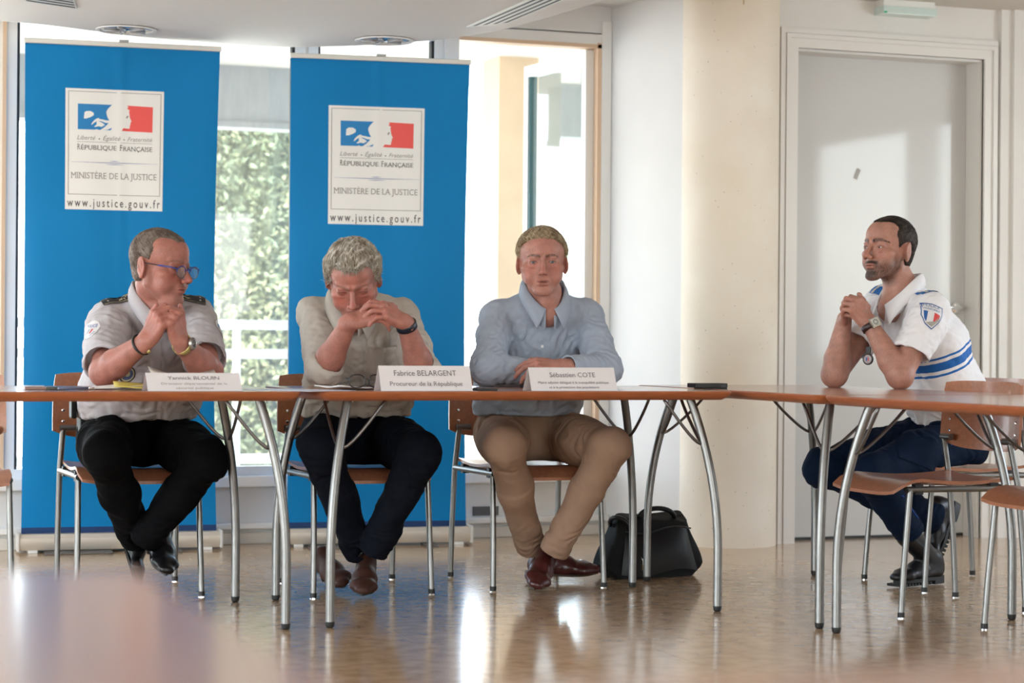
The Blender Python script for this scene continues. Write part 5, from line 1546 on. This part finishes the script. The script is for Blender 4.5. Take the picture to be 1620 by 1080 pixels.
# ================================================= man in the light blue shirt (faces the camera)
def man_blue():
    c = {}
    e = empty('person'); tag(e, 'man in light blue shirt and tan trousers with folded arms', 'person', 'men seated at the tables')
    c['O'] = P(857.5, 414.5, v=.60); c['s'] = 1.03
    c['fwd'] = V3(0, -1, 0)
    look = nrm(CAM + V3(.25, 0, .05) - c['O']); c['R'] = frame(look, V3(-.02, 0, 1)); c['gaze'] = CAM
    c['NB'] = P(860, 463, v=.69)
    c['shR'] = P(787, 503, v=.76); c['shL'] = P(927, 500, v=.74)
    c['elR'] = P(772, 586, v=.60); c['elR'][2] = TZ + .062
    c['elL'] = P(957, 588, v=.53); c['elL'][2] = TZ + .060
    c['wrL'] = P(892, 580, v=.42); c['wrR'] = V3(.96, .57, TZ + .048)
    c['CH'] = V3(.985, .80, .90); c['WA'] = V3(1.01, .92, .72); c['PV'] = V3(1.02, 1.00, .555)
    k = P(846, 579, v=.42)
    c['handL'] = dict(Y=k - c['wrL'] + V3(0, 0.01, .0), Z=V3(-.05, -.62, .75), curls=[(.45, .45, .25), (.50, .5, .25), (.55, .5, .3), (.6, .55, .3)], spread=.10)
    c['handR'] = dict(Y=V3(1, .05, 0), Z=V3(0, .2, 1), curls=(.25, .3, .2))
    c['skin'] = (.395, .185, .145); c['iris'] = (.06, .085, .09)
    c['face'] = dict(blush=.9, lips=.35, brow=(.085, .042, .025), brow_w=.95, brow_t=1.15, mouth_open=.0030, jaw=1.0, nose=1.04, fat=.001, wide=1.10)
    build_body(e, c)
    hair_a(e, c['O'], c['R'], c['s'])
    M = mat('light_blue_shirt', (.335, .385, .475), .8, var=.03, scale=40, **FABN)
    c['shirt'] = dict(hem=.630, w=(.200, .195, .190), d=(.135, .135, .125), sleeve='long', tR=.93, tL=.93, r=(.069, .060), r2=.042, seed=3, pm=-.0)
    so, v, F, bvh = build_shirt(e, c, M)
    fr = nrm(V3(-.1, -1, .15))
    collar(so, c['NB'] + V3(0, -.004, 0), nrm(V3(0, -.12, 1)), nrm(V3(-.12, -1, 0)), .072, .074, M)
    buttons(so, bvh, [P(863, 545, v=.62), P(865, 585, v=.7), P(860, 505, v=.62)], fr, mat('button_white', (.7, .7, .7), .3))
    Mt = mat('tan_chinos', (.33, .21, .145), .85, spec=.2, var=.06, scale=30, **FABN)
    c['legs'] = dict(hipR=V3(.925, .985, .548), hipL=V3(1.125, .985, .548), knR=P(797, 705, v=.56), knL=P(965, 706, v=.54), anR=P(838, 862, v=.86), anL=P(878, 868, v=.70), cuff=.050, turn=True, ext=.015, seed=5, g=1.02)
    tr, v, F = build_trousers(e, c, Mt)
    Ml = mat('oxblood_leather', (.060, .013, .012), .28, spec=.5); Ms = mat('brown_sole', (.06, .04, .03), .5)
    toe = P(843, 936, z=.012); shoe(e, toe + nrm(V3(.45, .82, .22)) * .28, toe, V3(.42, 0, 1), Ml, Ms)
    toe = P(951, 908, z=.025); shoe(e, toe + V3(-.27, .07, .0), toe, V3(0, -.25, 1), Ml, Ms)
    a, b = c['fingersL'][2][0], c['fingersL'][2][1]; ax = nrm(b - a); m0 = a + (b - a) * .62; n1 = nrm(np.cross(ax, (0, 0, 1))); n2 = np.cross(n1, ax)
    MB().tube([m0 + (n1 * math.cos(t) + n2 * math.sin(t)) * .0094 for t in np.linspace(0, 2 * math.pi, 24, endpoint=False)], .0016, 6, closed=True).build('ring', mat('ring_gold', (.7, .55, .25), .25, metal=1), e, True)
    return rebase(e, (1.02, .95, 0))
# ================================================= man with bowed head in the cream shirt
def man_bowed():
    c = {}
    e = empty('person'); tag(e, 'grey haired man in cream shirt bowing over clasped hands', 'person', 'men seated at the tables')
    c['fwd'] = V3(0, -1, 0)
    c['O'] = P(559, 441, v=.57); c['s'] = 1.09
    f = nrm(V3(-.26, -.80, -.56)); c['R'] = frame(f, V3(-.05, .0, 1))
    c['NB'] = P(556, 470, v=.735)
    c['shR'] = P(499, 498, v=.80); c['shL'] = P(634, 500, v=.77)
    c['elR'] = P(512, 588, v=.56); c['elR'][2] = TZ + .055
    c['elL'] = P(668, 588, v=.50); c['elL'][2] = TZ + .050
    c['wrR'] = P(553, 508, v=.41); c['wrL'] = P(641, 509, v=.39)
    c['CH'] = V3(.325, .82, .90); c['WA'] = V3(.35, .92, .72); c['PV'] = V3(.355, 1.00, .555)
    kR = P(600, 492, v=.385); kL = P(604, 487, v=.37)
    c['handR'] = dict(Y=kR - c['wrR'], Z=V3(-.1, -.55, .8), curls=[(.15, .5, .3), (.25, .6, .3), (.5, .6, .3), (.6, .6, .3)], spread=.10)
    c['handL'] = dict(Y=kL - c['wrL'], Z=V3(.2, -.60, .75), curls=[(.55, .9, .4), (.55, .85, .4), (.55, .75, .4), (.6, .7, .4)], spread=.12)
    c['skin'] = (.37, .16, .125)
    c['face'] = dict(blush=1.3, lips=.5, brow=(.20, .12, .09), brow_w=.7, eyes='closed', jaw=1.02, nose=1.12, fat=.005, wide=1.04)
    build_body(e, c)
    hair_d(e, c['O'], c['R'], c['s'])
    M = mat('cream_linen_shirt', (.47, .43, .385), .85, var=.05, scale=40, **FABN)
    c['shirt'] = dict(hem=.628, w=(.195, .190, .185), d=(.135, .135, .125), sleeve='long', tR=.16, tL=.10, r=(.068, .062), r2=.056, roll=True, seed=11, pm=.01)
    so, v, F, bvh = build_shirt(e, c, M)
    collar(so, c['NB'] + V3(0, .0, -.004), nrm(V3(0, -.3, 1)), nrm(V3(-.15, -1, 0)), .074, .076, M, stand=.05)
    fr = nrm(V3(0, -1, .1))
    patch_grid(bvh, P(605, 575, v=.70), fr, V3(1, 0, 0), .055, .055, .0025, M, 'pocket', so, 10, 10)
    Mt = mat('dark_navy_jeans', (.0060, .0075, .013), .85, spec=.08, var=.2, scale=60, **FABN)
    c['legs'] = dict(hipR=V3(.26, .985, .548), hipL=V3(.455, .985, .548), knR=P(507, 708, v=.55), knL=P(664, 716, v=.54), anR=P(566, 868, v=.82), anL=P(594, 866, v=.72), cuff=.054, ext=.02, seed=9, g=1.03)
    build_trousers(e, c, Mt)
    Ml = mat('brown_suede', (.050, .018, .012), .6, spec=.3, bump=.1, bscale=300); Ms = mat('dark_brown_sole', (.022, .015, .012), .6)
    toe = P(573, 945, z=.012); shoe(e, toe + V3(.085, .262, .03), toe, V3(.1, 0, 1), Ml, Ms)
    toe = P(546, 932, z=.014); shoe(e, toe + V3(.0, .275, .03), toe, V3(-.3, 0, 1), Ml, Ms)
    watch(e, c['elL'] + (c['wrL'] - c['elL']) * .93, c['wrL'] - c['elL'], V3(.3, .9, .5), .0295, mat('watch_black', (.010, .016, .03), .4), M_BLACK, True, wide=.013, case_r=.016)
    return rebase(e, (.355, .95, 0))
# ================================================= officer with the blue glasses
def officer_glasses():
    c = {}
    e = empty('person'); tag(e, 'police officer with blue glasses looking aside over clasped hands', 'person', 'men seated at the tables')
    c['fwd'] = V3(0, -1, 0)
    c['O'] = P(254, 421, v=.70); c['s'] = 1.075
    f = C_R * .90 - C_F * .44 + V3(0, 0, -.10); c['R'] = frame(f, V3(0, 0, 1)); c['gaze'] = c['O'] + f * 3
    c['NB'] = P(245, 466, v=.79)
    c['shR'] = P(172, 506, v=.84); c['shL'] = P(307, 500, v=.84)
    c['elR'] = P(165, 588, v=.50); c['elR'][2] = TZ + .050
    c['elL'] = P(330, 578, v=.48); c['elL'][2] = TZ + .052
    c['wrR'] = P(230, 540, v=.34); c['wrL'] = P(287, 543, v=.32)
    c['CH'] = V3(-.42, .90, .87); c['WA'] = V3(-.42, 1.03, .70); c['PV'] = V3(-.42, 1.14, .555)
    c['handR'] = dict(Y=P(254, 497, v=.30) - c['wrR'], Z=V3(-.62, -.60, .45), curls=[(.75, .9, .5), (.8, .9, .5), (.85, .9, .5), (.9, .9, .5)], spread=.05)
    c['handL'] = dict(Y=P(276, 488, v=.29) - c['wrL'], Z=V3(.60, -.72, .1), curls=[(1.15, .75, .3), (1.2, .75, .3), (1.25, .75, .3), (1.25, .8, .3)], spread=.05)
    c['skin'] = (.34, .14, .108)
    c['face'] = dict(blush=1.2, lips=.55, brow=(.16, .09, .06), brow_w=.7, jaw=1.03, nose=1.12, fat=.005, wide=1.06, beard=.10, beard_col=(.2, .15, .13))
    build_body(e, c)
    hair_c(e, c['O'], c['R'], c['s'])
    # spectacles
    O, R, s = c['O'], c['R'], c['s']; L = lambda x, y, z: O + R @ (np.array((x, y, z)) * s)
    gl = empty('eyeglasses'); gl.parent = e
    gm = mat('glasses_blue', (.012, .03, .22), .3)
    for q in (-1, 1):
        ring = [L(q * .034 + .0235 * math.cos(a), .108 - .004 * abs(math.cos(a)), -.010 + .0185 * math.sin(a)) for a in np.linspace(0, 2 * math.pi, 28, endpoint=False)]
        MB().tube(ring[0:15], .0020, 6).build('rim', gm, gl, True); MB().tube(ring[14:] + ring[:1], .0012, 6).build('rim', mat('glasses_dark', (.02, .02, .03), .3), gl, True)
        MB().add(ring, [tuple(range(28))]).build('lens', M_GLASS2, gl)
        MB().tube([L(q * .058, .106, -.001), L(q * .070, .092, .003), L(q * .077, .045, .005)], .0026, 6).build('temple', gm, gl, True)
        MB().tube([L(q * .077, .045, .005), L(q * .083, -.008, .008), L(q * .081, -.03, -.012)], .0016, 6).build('temple_tip', mat('glasses_dark', (.02, .02, .03), .3), gl, True)
    MB().tube([L(-.011, .108, -.004), L(0, .113, .001), L(.011, .108, -.004)], .0022, 6).build('bridge', gm, gl, True)
    M = mat('pale_police_shirt', (.44, .415, .435), .8, var=.04, scale=40, **FABN)
    c['shirt'] = dict(hem=.618, w=(.195, .205, .195), d=(.150, .155, .135), sleeve='short', tR=.86, tL=.80, r=(.074, .072), seed=17, placket=.018)
    so, v, F, bvh = build_shirt(e, c, M)
    collar(so, c['NB'] + V3(0, -.004, -.004), nrm(V3(0, -.15, 1)), nrm(V3(.12, -1, 0)), .074, .078, M, stand=.055)
    fr = nrm(V3(0, -1, .1))
    Mk = mat('epaulette_black', (.010, .010, .012), .7); Mg = mat('gold_thread', (.42, .36, .22), .5)
    def epaul(pc, n, right, label):
        o = patch_grid(bvh, pc, n, right, .050, .026, .006, Mk, 'epaulette', so, 10, 8); o['label'] = label
        for (x0, x1, y0, y1) in ((-.046, .046, .020, .022), (-.046, .046, -.022, -.020), (-.046, -.044, -.022, .022)):
            rows = [stick(bvh, pc, n, right, [(x, y) for x in np.linspace(x0, x1, 8)], .0066) for y in (y0, y1)]
            MB().grid(rows).build('braid', Mg, o, recalc=False)
        rg = np.random.default_rng(5)
        for k in range(12):
            cx, cy, a = rg.uniform(.0, .040), rg.uniform(-.012, .012), rg.uniform(0, 3.14)
            pts = [(cx + math.cos(a) * .010, cy + math.sin(a) * .006), (cx - math.sin(a) * .002, cy + math.cos(a) * .002), (cx - math.cos(a) * .010, cy - math.sin(a) * .006), (cx + math.sin(a) * .002, cy - math.cos(a) * .002)]
            MB().add(stick(bvh, pc, n, right, pts, .0068), [(0, 1, 2, 3)]).build('oak_leaf', Mg, o, recalc=False)
        for cy in (-.009, .009):
            pts = [(-.030 + .005 * math.cos(k * math.pi / 4) * (1 if k % 2 == 0 else .45), cy + .005 * math.sin(k * math.pi / 4) * (1 if k % 2 == 0 else .45)) for k in range(8)]
            MB().add(stick(bvh, pc, n, right, pts, .0068), [tuple(range(8))]).build('star', mat('silver_thread', (.6, .6, .58), .5), o, recalc=False)
    epaul(P(183, 471, v=.80), nrm(V3(-.10, -.95, .50)), V3(1, 0, .26), 'black epaulette with gold braid and stars')
    epaul(P(303, 470, v=.80), nrm(V3(.10, -.95, .50)), V3(-1, 0, .26), 'black epaulette with gold braid and stars')
    # round sleeve badges
    def disc(pc, n, right, r, cols_, nm, label):
        first = None
        for i, (rr, m_) in enumerate(cols_):
            pts = [(rr * math.cos(a), rr * math.sin(a)) for a in np.linspace(0, 2 * math.pi, 32, endpoint=False)]
            o = patch_fan(bvh, pc, n, right, pts, .0025 + .0007 * i, m_, nm if i == 0 else 'badge_ring', so if i == 0 else first)
            if i == 0: first = o; o['label'] = label
        return first
    Mw = mat('badge_white', (.68, .67, .68), .6); Mb = mat('badge_blue', (.02, .06, .30), .6); Mr = mat('badge_red', (.55, .04, .05), .6)
    n = nrm(V3(-.45, -.9, .1)); pc = P(152, 524, v=.72); rt = V3(.9, -.4, 0)
    d = disc(pc, n, rt, .034, [(.034, Mw)], 'sleeve_badge', 'white round police sleeve badge')
    patch_text(bvh, pc, n, rt, 'POLICE', .046, .0165, .008, .0040, Mb, d)
    for (x, m_) in ((-.008, mat('badge_grey', (.3, .3, .4), .6)), (.006, Mr)):
        MB().add(stick(bvh, pc, n, rt, [(x - .003, -.016), (x + .002, -.018), (x + .008, 0), (x + .002, .001)], .0040), [(0, 1, 2, 3)]).build('badge_bar', m_, d, recalc=False)
    for q in (-1, 1):
        patch_text(bvh, pc, n, rt, 'NATIO' if q < 0 else 'NALE', .022, .009, -.019, .0040, Mb, d, dx=q * .019, rot=q * .95)
    n = nrm(V3(.55, -.85, .05)); pc = P(327, 522, v=.72); rt = V3(.85, .5, 0)
    d = disc(pc, n, rt, .034, [(.034, mat('badge_rim', (.30, .27, .24), .6)), (.0315, Mw), (.021, mat('badge_rim', (.30, .27, .24), .6)), (.0195, mat('badge_sky', (.03, .17, .42), .6))], 'sleeve_badge', 'round blue and white sleeve badge')
    for x, m_ in ((-.006, Mw), (0, Mr), (.006, Mw)):
        MB().add(stick(bvh, pc, n, rt, [(x - .0025, -.012), (x + .0025, -.012), (x + .0025, .008), (x - .0025, .008)], .0055), [(0, 1, 2, 3)]).build('badge_bar', m_, d, recalc=False)
    pc = P(206, 590, v=.74); disc(pc, fr, V3(1, 0, 0), .026, [(.026, M_BLACK), (.022, Mg), (.018, mat('badge_blue2', (.06, .08, .16), .4)), (.008, Mg)], 'chest_badge', 'round gold and black chest badge')
    # placket band and pocket seam
    pk = stick
    rows = [stick(bvh, P(250, y, v=.72), fr, V3(1, 0, 0), [(x, 0) for x in np.linspace(-.017, .017, 5)], .0028) for y in range(505, 612, 8)]
    MB().grid(rows).build('placket', mat('pale_police_shirt', (.44, .415, .435)), so, True, recalc=False)
    Mt = mat('black_uniform_trousers', (.0030, .0030, .0038), .85, spec=.08, **FABN)
    c['legs'] = dict(hipR=V3(-.52, 1.12, .548), hipL=V3(-.32, 1.12, .548), knR=P(166, 718, v=.68), knL=P(326, 726, v=.70), anR=P(214, 848, v=1.02), anL=P(232, 850, v=.90), cuff=.052, ext=.02, seed=13, g=1.06)
    build_trousers(e, c, Mt)
    Ml = mat('black_shoe_leather', (.006, .006, .007), .3, spec=.4); Ms = mat('black_sole', (.014, .013, .012), .5)
    toe = V3(-.435, 1.00, .022)
    hl = P(184, 828, v=1.12); hl = toe + nrm(hl - toe) * .27; shoe(e, hl, toe, V3(.95, -.25, .2), Ml, Ms)
    toe = P(262, 914, v=.80); toe[2] = max(toe[2], .03); shoe(e, toe + nrm(V3(.03, .93, .30)) * .28, toe, V3(.25, 0, 1), Ml, Ms)
    # belt pouch at his right hip
    pb = empty('holster'); pb.parent = e
    pp = P(126, 652, v=1.10); b = MB().box((-.035, -.05, -.08), (.035, .05, .08), .012); b.v = [tuple(np.array(q) + pp + V3(.030, 0, 0)) for q in b.v]; b.build('pouch', mat('black_holster', (.006, .006, .006), .5, spec=.2), pb)
    b = MB().box((-.010, -.03, -.02), (.010, .03, .075), .006); b.v = [tuple(np.array(q) + pp + V3(-.026, -.02, .0)) for q in b.v]; b.build('grip', mat('black_holster', (.006, .006, .006), .5, spec=.2), pb)
    fa = nrm(c['wrL'] - c['elL'])
    watch(e, c['elL'] + (c['wrL'] - c['elL']) * .96, fa, V3(.55, -.82, .25), .0300, mat('watch_gold', (.52, .42, .16), .3, metal=.8), mat('watch_case_grey', (.35, .33, .30), .3, metal=.8), case_r=.0205)
    fa = nrm(c['wrR'] - c['elR']); w0 = c['elR'] + (c['wrR'] - c['elR']) * .90
    n1 = nrm(np.cross(fa, (0, 0, 1))); n2 = np.cross(n1, fa)
    br = MB().tube([w0 + (n1 * math.cos(a) + n2 * math.sin(a)) * .034 for a in np.linspace(0, 2 * math.pi, 28, endpoint=False)], .0042, 8, closed=True).build('bracelet', M_BLACK, e, True)
    cl = w0 + nrm(V3(.5, -.7, -.5)) * .036
    MB().tube([cl - n2 * .009, cl + n2 * .009], .0065, 10).build('clasp', mat('clasp_gold', (.55, .45, .2), .3, metal=.8), br, True)
    return rebase(e, (-.42, 1.1, 0))
# ================================================= officer in the white shirt with blue stripes
def officer_white():
    c = {}
    e = empty('person'); tag(e, 'municipal officer in white shirt with blue stripes leaning on right table', 'person', 'men seated at the tables')
    c['fwd'] = V3(-1, 0, 0)
    c['O'] = P(1406, 395, v=.43); c['s'] = 1.065
    f = -C_R * .80 - C_F * .60 + V3(0, 0, .10); c['R'] = frame(f, V3(.0, 0, 1)); c['gaze'] = c['O'] + nrm(-C_R * .93 - C_F * .35 + V3(0, 0, .02)) * 4
    c['NB'] = P(1428, 457, v=.43)
    c['shL'] = P(1474, 492, v=.26); c['shR'] = P(1400, 478, v=.62)
    c['elL'] = P(1424, 592, v=.24); c['elL'][2] = TZ + .047
    c['elR'] = P(1320, 592, v=.50); c['elR'][2] = TZ + .047
    c['wrL'] = P(1376, 512, v=.33); c['wrR'] = P(1336, 504, v=.47)
    c['CH'] = V3(2.405, .44, .92); c['WA'] = V3(2.49, .45, .74); c['PV'] = V3(2.54, .47, .555)
    c['handL'] = dict(Y=P(1350, 476, v=.35) - c['wrL'], Z=V3(.05, -.95, .45), curls=[(.95, .9, .5), (1.0, .9, .5), (1.05, .9, .5), (1.1, .9, .5)], spread=.05)
    c['handR'] = dict(Y=P(1334, 477, v=.40) - c['wrR'] + V3(0, -.03, 0), Z=V3(-.75, .35, .55), curls=[(.85, .9, .5), (.9, .9, .5), (.95, .9, .5), (1., .9, .5)], spread=.05)
    c['skin'] = (.40, .20, .15); c['iris'] = (.035, .022, .015)
    c['face'] = dict(blush=.6, lips=.55, brow=(.035, .022, .018), brow_w=1.0, brow_t=1.4, wide=1.03, jaw=.99, nose=1.08, fat=.001, lid=.0014, beard=1.0, beard_col=(.055, .034, .027))
    build_body(e, c)
    hair_b(e, c['O'], c['R'], c['s'])
    ax = nrm(c['NB'] - c['PV']); PV = c['PV']
    def cf(v, n):
        def dseg(a, b):
            ab = b - a; tt = np.clip(((v - a) @ ab) / (ab @ ab), 0, 1); return np.linalg.norm(v - a - tt[:, None] * ab, axis=1)
        tor = (dseg(c['shL'], c['elL']) > .083) & (dseg(c['shR'], c['elR']) > .083)      # 1 on the trunk, 0 on the sleeves
        return np.repeat(tor.astype(float)[:, None], 3, 1)
    M = mat('white_police_shirt', (.76, .75, .775), .8, **FABN)
    nt = M.node_tree; nd = nt.nodes.new; lk = nt.links.new
    gp = nd('ShaderNodeNewGeometry'); sb_ = nd('ShaderNodeVectorMath'); sb_.operation = 'SUBTRACT'; sb_.inputs[1].default_value = tuple(PV)
    dt = nd('ShaderNodeVectorMath'); dt.operation = 'DOT_PRODUCT'; dt.inputs[1].default_value = tuple(ax)
    lk(gp.outputs['Position'], sb_.inputs[0]); lk(sb_.outputs[0], dt.inputs[0])
    rp = nd('ShaderNodeValToRGB'); rp.color_ramp.interpolation = 'CONSTANT'; mr = nd('ShaderNodeMapRange'); mr.inputs[1].default_value = .25; mr.inputs[2].default_value = .40
    lk(dt.outputs['Value'], mr.inputs[0]); lk(mr.outputs[0], rp.inputs[0])
    t0 = .322; cr = rp.color_ramp; ev = []
    for cc, hw in ((t0 - .034, .0042), (t0, .0165), (t0 + .034, .0042)): ev += [(cc - hw, 1), (cc + hw, 0)]
    cr.elements[0].position = 0; cr.elements[0].color = (0, 0, 0, 1); cr.elements[1].position = (ev[0][0] - .25) / .15; cr.elements[1].color = (1, 1, 1, 1)
    for pos, val in ev[1:]:
        el_ = cr.elements.new((pos - .25) / .15); el_.color = (val, val, val, 1)
    at_ = nd('ShaderNodeAttribute'); at_.attribute_name = 'Col'; mu = nd('ShaderNodeMath'); mu.operation = 'MULTIPLY'
    lk(rp.outputs[0], mu.inputs[0]); lk(at_.outputs['Fac'], mu.inputs[1])
    mxs = nd('ShaderNodeMix'); mxs.data_type = 'RGBA'; mxs.inputs[6].default_value = (.76, .75, .775, 1); mxs.inputs[7].default_value = (.010, .12, .42, 1)
    lk(mu.outputs[0], mxs.inputs[0]); lk(mxs.outputs[2], nt.nodes['Principled BSDF'].inputs['Base Color'])
    c['shirt'] = dict(hem=.600, w=(.165, .175, .185), d=(.125, .130, .125), sleeve='short', tR=.60, tL=.66, r=(.072, .074), seed=23)
    so, v, F, bvh = build_shirt(e, c, M, colfn=cf, h=.0030)
    Mwp = mat('white_shirt_plain', (.76, .75, .775), .8, **FABN)
    collar(so, c['NB'] + V3(-.004, 0, -.004), nrm(V3(-.22, 0, 1)), nrm(V3(-1, -.1, 0)), .072, .074, Mwp, fall=.060, tip=.045, open_=18)
    Mbl = mat('police_blue', (.010, .12, .40), .7)
    def epaul(pc, n, right):
        o = patch_grid(bvh, pc, n, right, .036, .023, .005, Mbl, 'epaulette', so, 10, 8); o['label'] = 'bright blue shoulder strap with pale stripe'
        rows = [stick(bvh, pc, n, right, [(-.018 + x, y) for y in np.linspace(-.022, .022, 8)], .0060) for x in (-.006, .006)]
        MB().grid(rows).build('stripe', mat('epaulette_pale', (.55, .53, .48), .6), o, recalc=False)
    epaul(P(1468, 459, v=.28), nrm(V3(-.25, -.80, .60)), C_R * .93 + V3(0, 0, .37))
    epaul(P(1390, 458, v=.58), nrm(V3(-.35, -.1, .9)), V3(.0, -1, .35))
    # shield badge on the sleeve
    n = nrm(V3(-.30, -.95, .12)); pc = P(1473, 498, v=.20); rt = nrm(V3(.93, -.30, -.10))
    def shield(k, off, m_, nm, par):
        A = [(-.040, .044), (0, .041), (.040, .028), (.041, 0), (.026, -.030), (.001, -.056), (-.024, -.036), (-.039, -.004)]
        pts = []
        for i in range(len(A)):
            a, b = np.array(A[i]), np.array(A[(i + 1) % len(A)])
            for t in (0, .34, .67): pts.append((a * (1 - t) + b * t) * k)
        return patch_fan(bvh, pc, n, rt, pts, off, m_, nm, par, 8)
    sb = shield(1.0, .003, mat('shield_blue', (.02, .09, .28), .6), 'sleeve_badge', so); sb['label'] = 'shield shaped police sleeve badge'
    shield(.92, .0037, mat('badge_white', (.68, .67, .68), .6), 'badge_field', sb)
    def quad(pts, m_, off=.0046, nm='badge_bar'):
        dn_ = []
        for i in range(len(pts)):
            a, b = np.array(pts[i]), np.array(pts[(i + 1) % len(pts)])
            for t in (0, .25, .5, .75): dn_.append(tuple(a * (1 - t) + b * t))
        patch_fan(bvh, pc, n, rt, dn_, off, m_, nm, sb, 5, tuple(np.mean(pts, 0)))
    quad([(-.031, .013), (-.016, .011), (-.020, -.028), (-.028, -.016)], mat('shield_blue2', (.01, .09, .33), .6)); quad([(.008, .007), (.031, -.001), (.020, -.024), (.004, -.030)], mat('shield_red', (.60, .05, .05), .6))
    quad([(-.022, -.031), (.0, -.046), (.024, -.024), (.030, -.006), (.026, -.004), (.018, -.022), (-.001, -.039)], mat('shield_grey', (.33, .32, .29), .6))
    patch_text(bvh, pc, n, rt, 'POLICE', .060, .0160, .0265, .0048, mat('shield_blue', (.02, .09, .28), .6), sb, dx=-.002, rot=-.17)
    patch_text(bvh, pc, n, rt, 'MUNICIPALE', .062, .0095, .0150, .0048, mat('shield_blue', (.02, .09, .28), .6), sb, dx=-.001, rot=-.17)
    # small flag tag, buttons, hanging medal
    nf = nrm(V3(-.85, -.5, 0)); fc = P(1418, 537, v=.38)
    for i, m_ in enumerate((Mbl, mat('badge_white', (.68, .67, .68)), mat('shield_red', (.6, .05, .05)))):
        MB().add(stick(bvh, fc, nf, V3(.5, -.85, 0), [(-.006 + i * .004, -.005), (-.002 + i * .004, -.005), (-.002 + i * .004, .005), (-.006 + i * .004, .005)], .003), [(0, 1, 2, 3)]).build('flag_tag', m_, so, recalc=False)
    buttons(so, bvh, [P(1402, 505, v=.42), P(1392, 592, v=.42)], nf, mat('button_white', (.7, .7, .7), .3))
    mc = P(1374, 568, v=.36); md = empty('medal_badge'); md.parent = e
    Rm = np.stack([nrm(np.cross((0, 0, 1), nf)), np.array((0, 0, 1.)), nf], 1)
    MB().lathe([(.021, 0), (.021, .006), (.017, .008), (.016, .006)], 24, mc, Rm).build('disc', mat('medal_dark', (.03, .025, .025), .3), md, A30)
    MB().lathe([(.0165, .0065), (.013, .0075)], 24, mc, Rm).build('enamel', mat('medal_enamel', (.35, .30, .30), .3), md, A30)
    for i, m_ in enumerate((Mbl, mat('shield_red', (.6, .05, .05)))):
        MB().add([mc + Rm @ np.array(p) for p in ((-.006 + i * .007, -.006, .0082), (-.001 + i * .007, -.006, .0082), (-.001 + i * .007, .006, .0082), (-.006 + i * .007, .006, .0082))], [(0, 1, 2, 3)]).build('enamel_bar', m_, md)
    b = MB().box((-.009, .015, -.002), (.009, .045, .003), .001); b.v = [tuple(mc + Rm @ np.array(p)) for p in b.v]; b.build('tab', M_BLACK, md)
    Mt = mat('navy_uniform_trousers', (.0045, .013, .036), .8, spec=.12, var=.15, scale=40, **FABN)
    c['seat'] = .455
    c['legs'] = dict(hipR=V3(2.52, .57, .548), hipL=V3(2.52, .37, .548), knL=P(1378, 748, v=.27), knR=P(1302, 740, v=.56), anL=P(1436, 838, v=.40), anR=P(1478, 820, v=.55), cuff=.058, ext=.01, seed=19, g=1.0)
    tr, tv, tF = build_trousers(e, c, Mt); tb_ = bvh_of(tv, tF)
    nrmv = nrm(V3(-.1, -1, 0))
    pl = [P(1490, 705, v=.3), P(1500, 695, v=.3), P(1520, 693, v=.3)]
    l1 = [stick(tb_, P(x, y, v=.3), nrmv, V3(1, 0, 0), [(0, 0)], .002)[0] for x, y in ((1418, 782), (1422, 784), (1438, 788), (1455, 797), (1468, 808), (1472, 815))]
    MB().tube(l1, .0022, 6).build('piping', mat('piping_blue', (.01, .09, .5), .6), tr, True)
    l1 = [stick(tb_, P(x, y, v=.3), nrmv, V3(1, 0, 0), [(0, 0)], .002)[0] for x, y in ((1496, 703), (1502, 697), (1510, 694), (1518, 693))]
    MB().tube(l1, .0022, 6).build('piping', mat('piping_blue', (.01, .09, .5), .6), tr, True)
    pk = patch_grid(tb_, P(1445, 712, v=.3), nrmv, V3(1, 0, -.35), .085, .05, .004, Mt, 'thigh_pocket', tr, 10, 8)
    Ml = mat('black_boot_leather', (.007, .007, .009), .38, spec=.4); Ms = mat('boot_sole', (.012, .012, .012), .6)
    toe = P(1411, 921, v=.40); toe[2] = .020
    hl = P(1468, 914, v=.46); hl[2] = .022; hl = toe + nrm(hl - toe) * .27; shoe(e, hl, toe, V3(0, 0, 1), Ml, Ms, boot=.10, shaft=c['legs']['anL'] + V3(0.0, 0, -.02), name='boot', tread=True)
    toe = P(1468, 902, v=.58); toe[2] = max(.03, toe[2]); hl = P(1512, 792, v=.60); hl = toe + nrm(hl - toe) * .28; shoe(e, hl, toe, V3(-.95, -.1, .35), Ml, Ms, boot=.06, name='boot', tread=True, shaft=c['legs']['anR'] + V3(-.03, 0, .02))
    fa = nrm(c['wrL'] - c['elL'])
    watch(e, c['elL'] + (c['wrL'] - c['elL']) * .95, fa, V3(-.05, -1, .25), .0315, mat('watch_brown', (.030, .010, .010), .4), mat('watch_steel', (.60, .58, .52), .25, metal=.9), True, case_r=.020)
    return rebase(e, (2.5, .47, 0))
for fnp in PEOPLE if 'PEOPLE' in globals() else (officer_glasses, man_bowed, man_blue, officer_white): fnp()
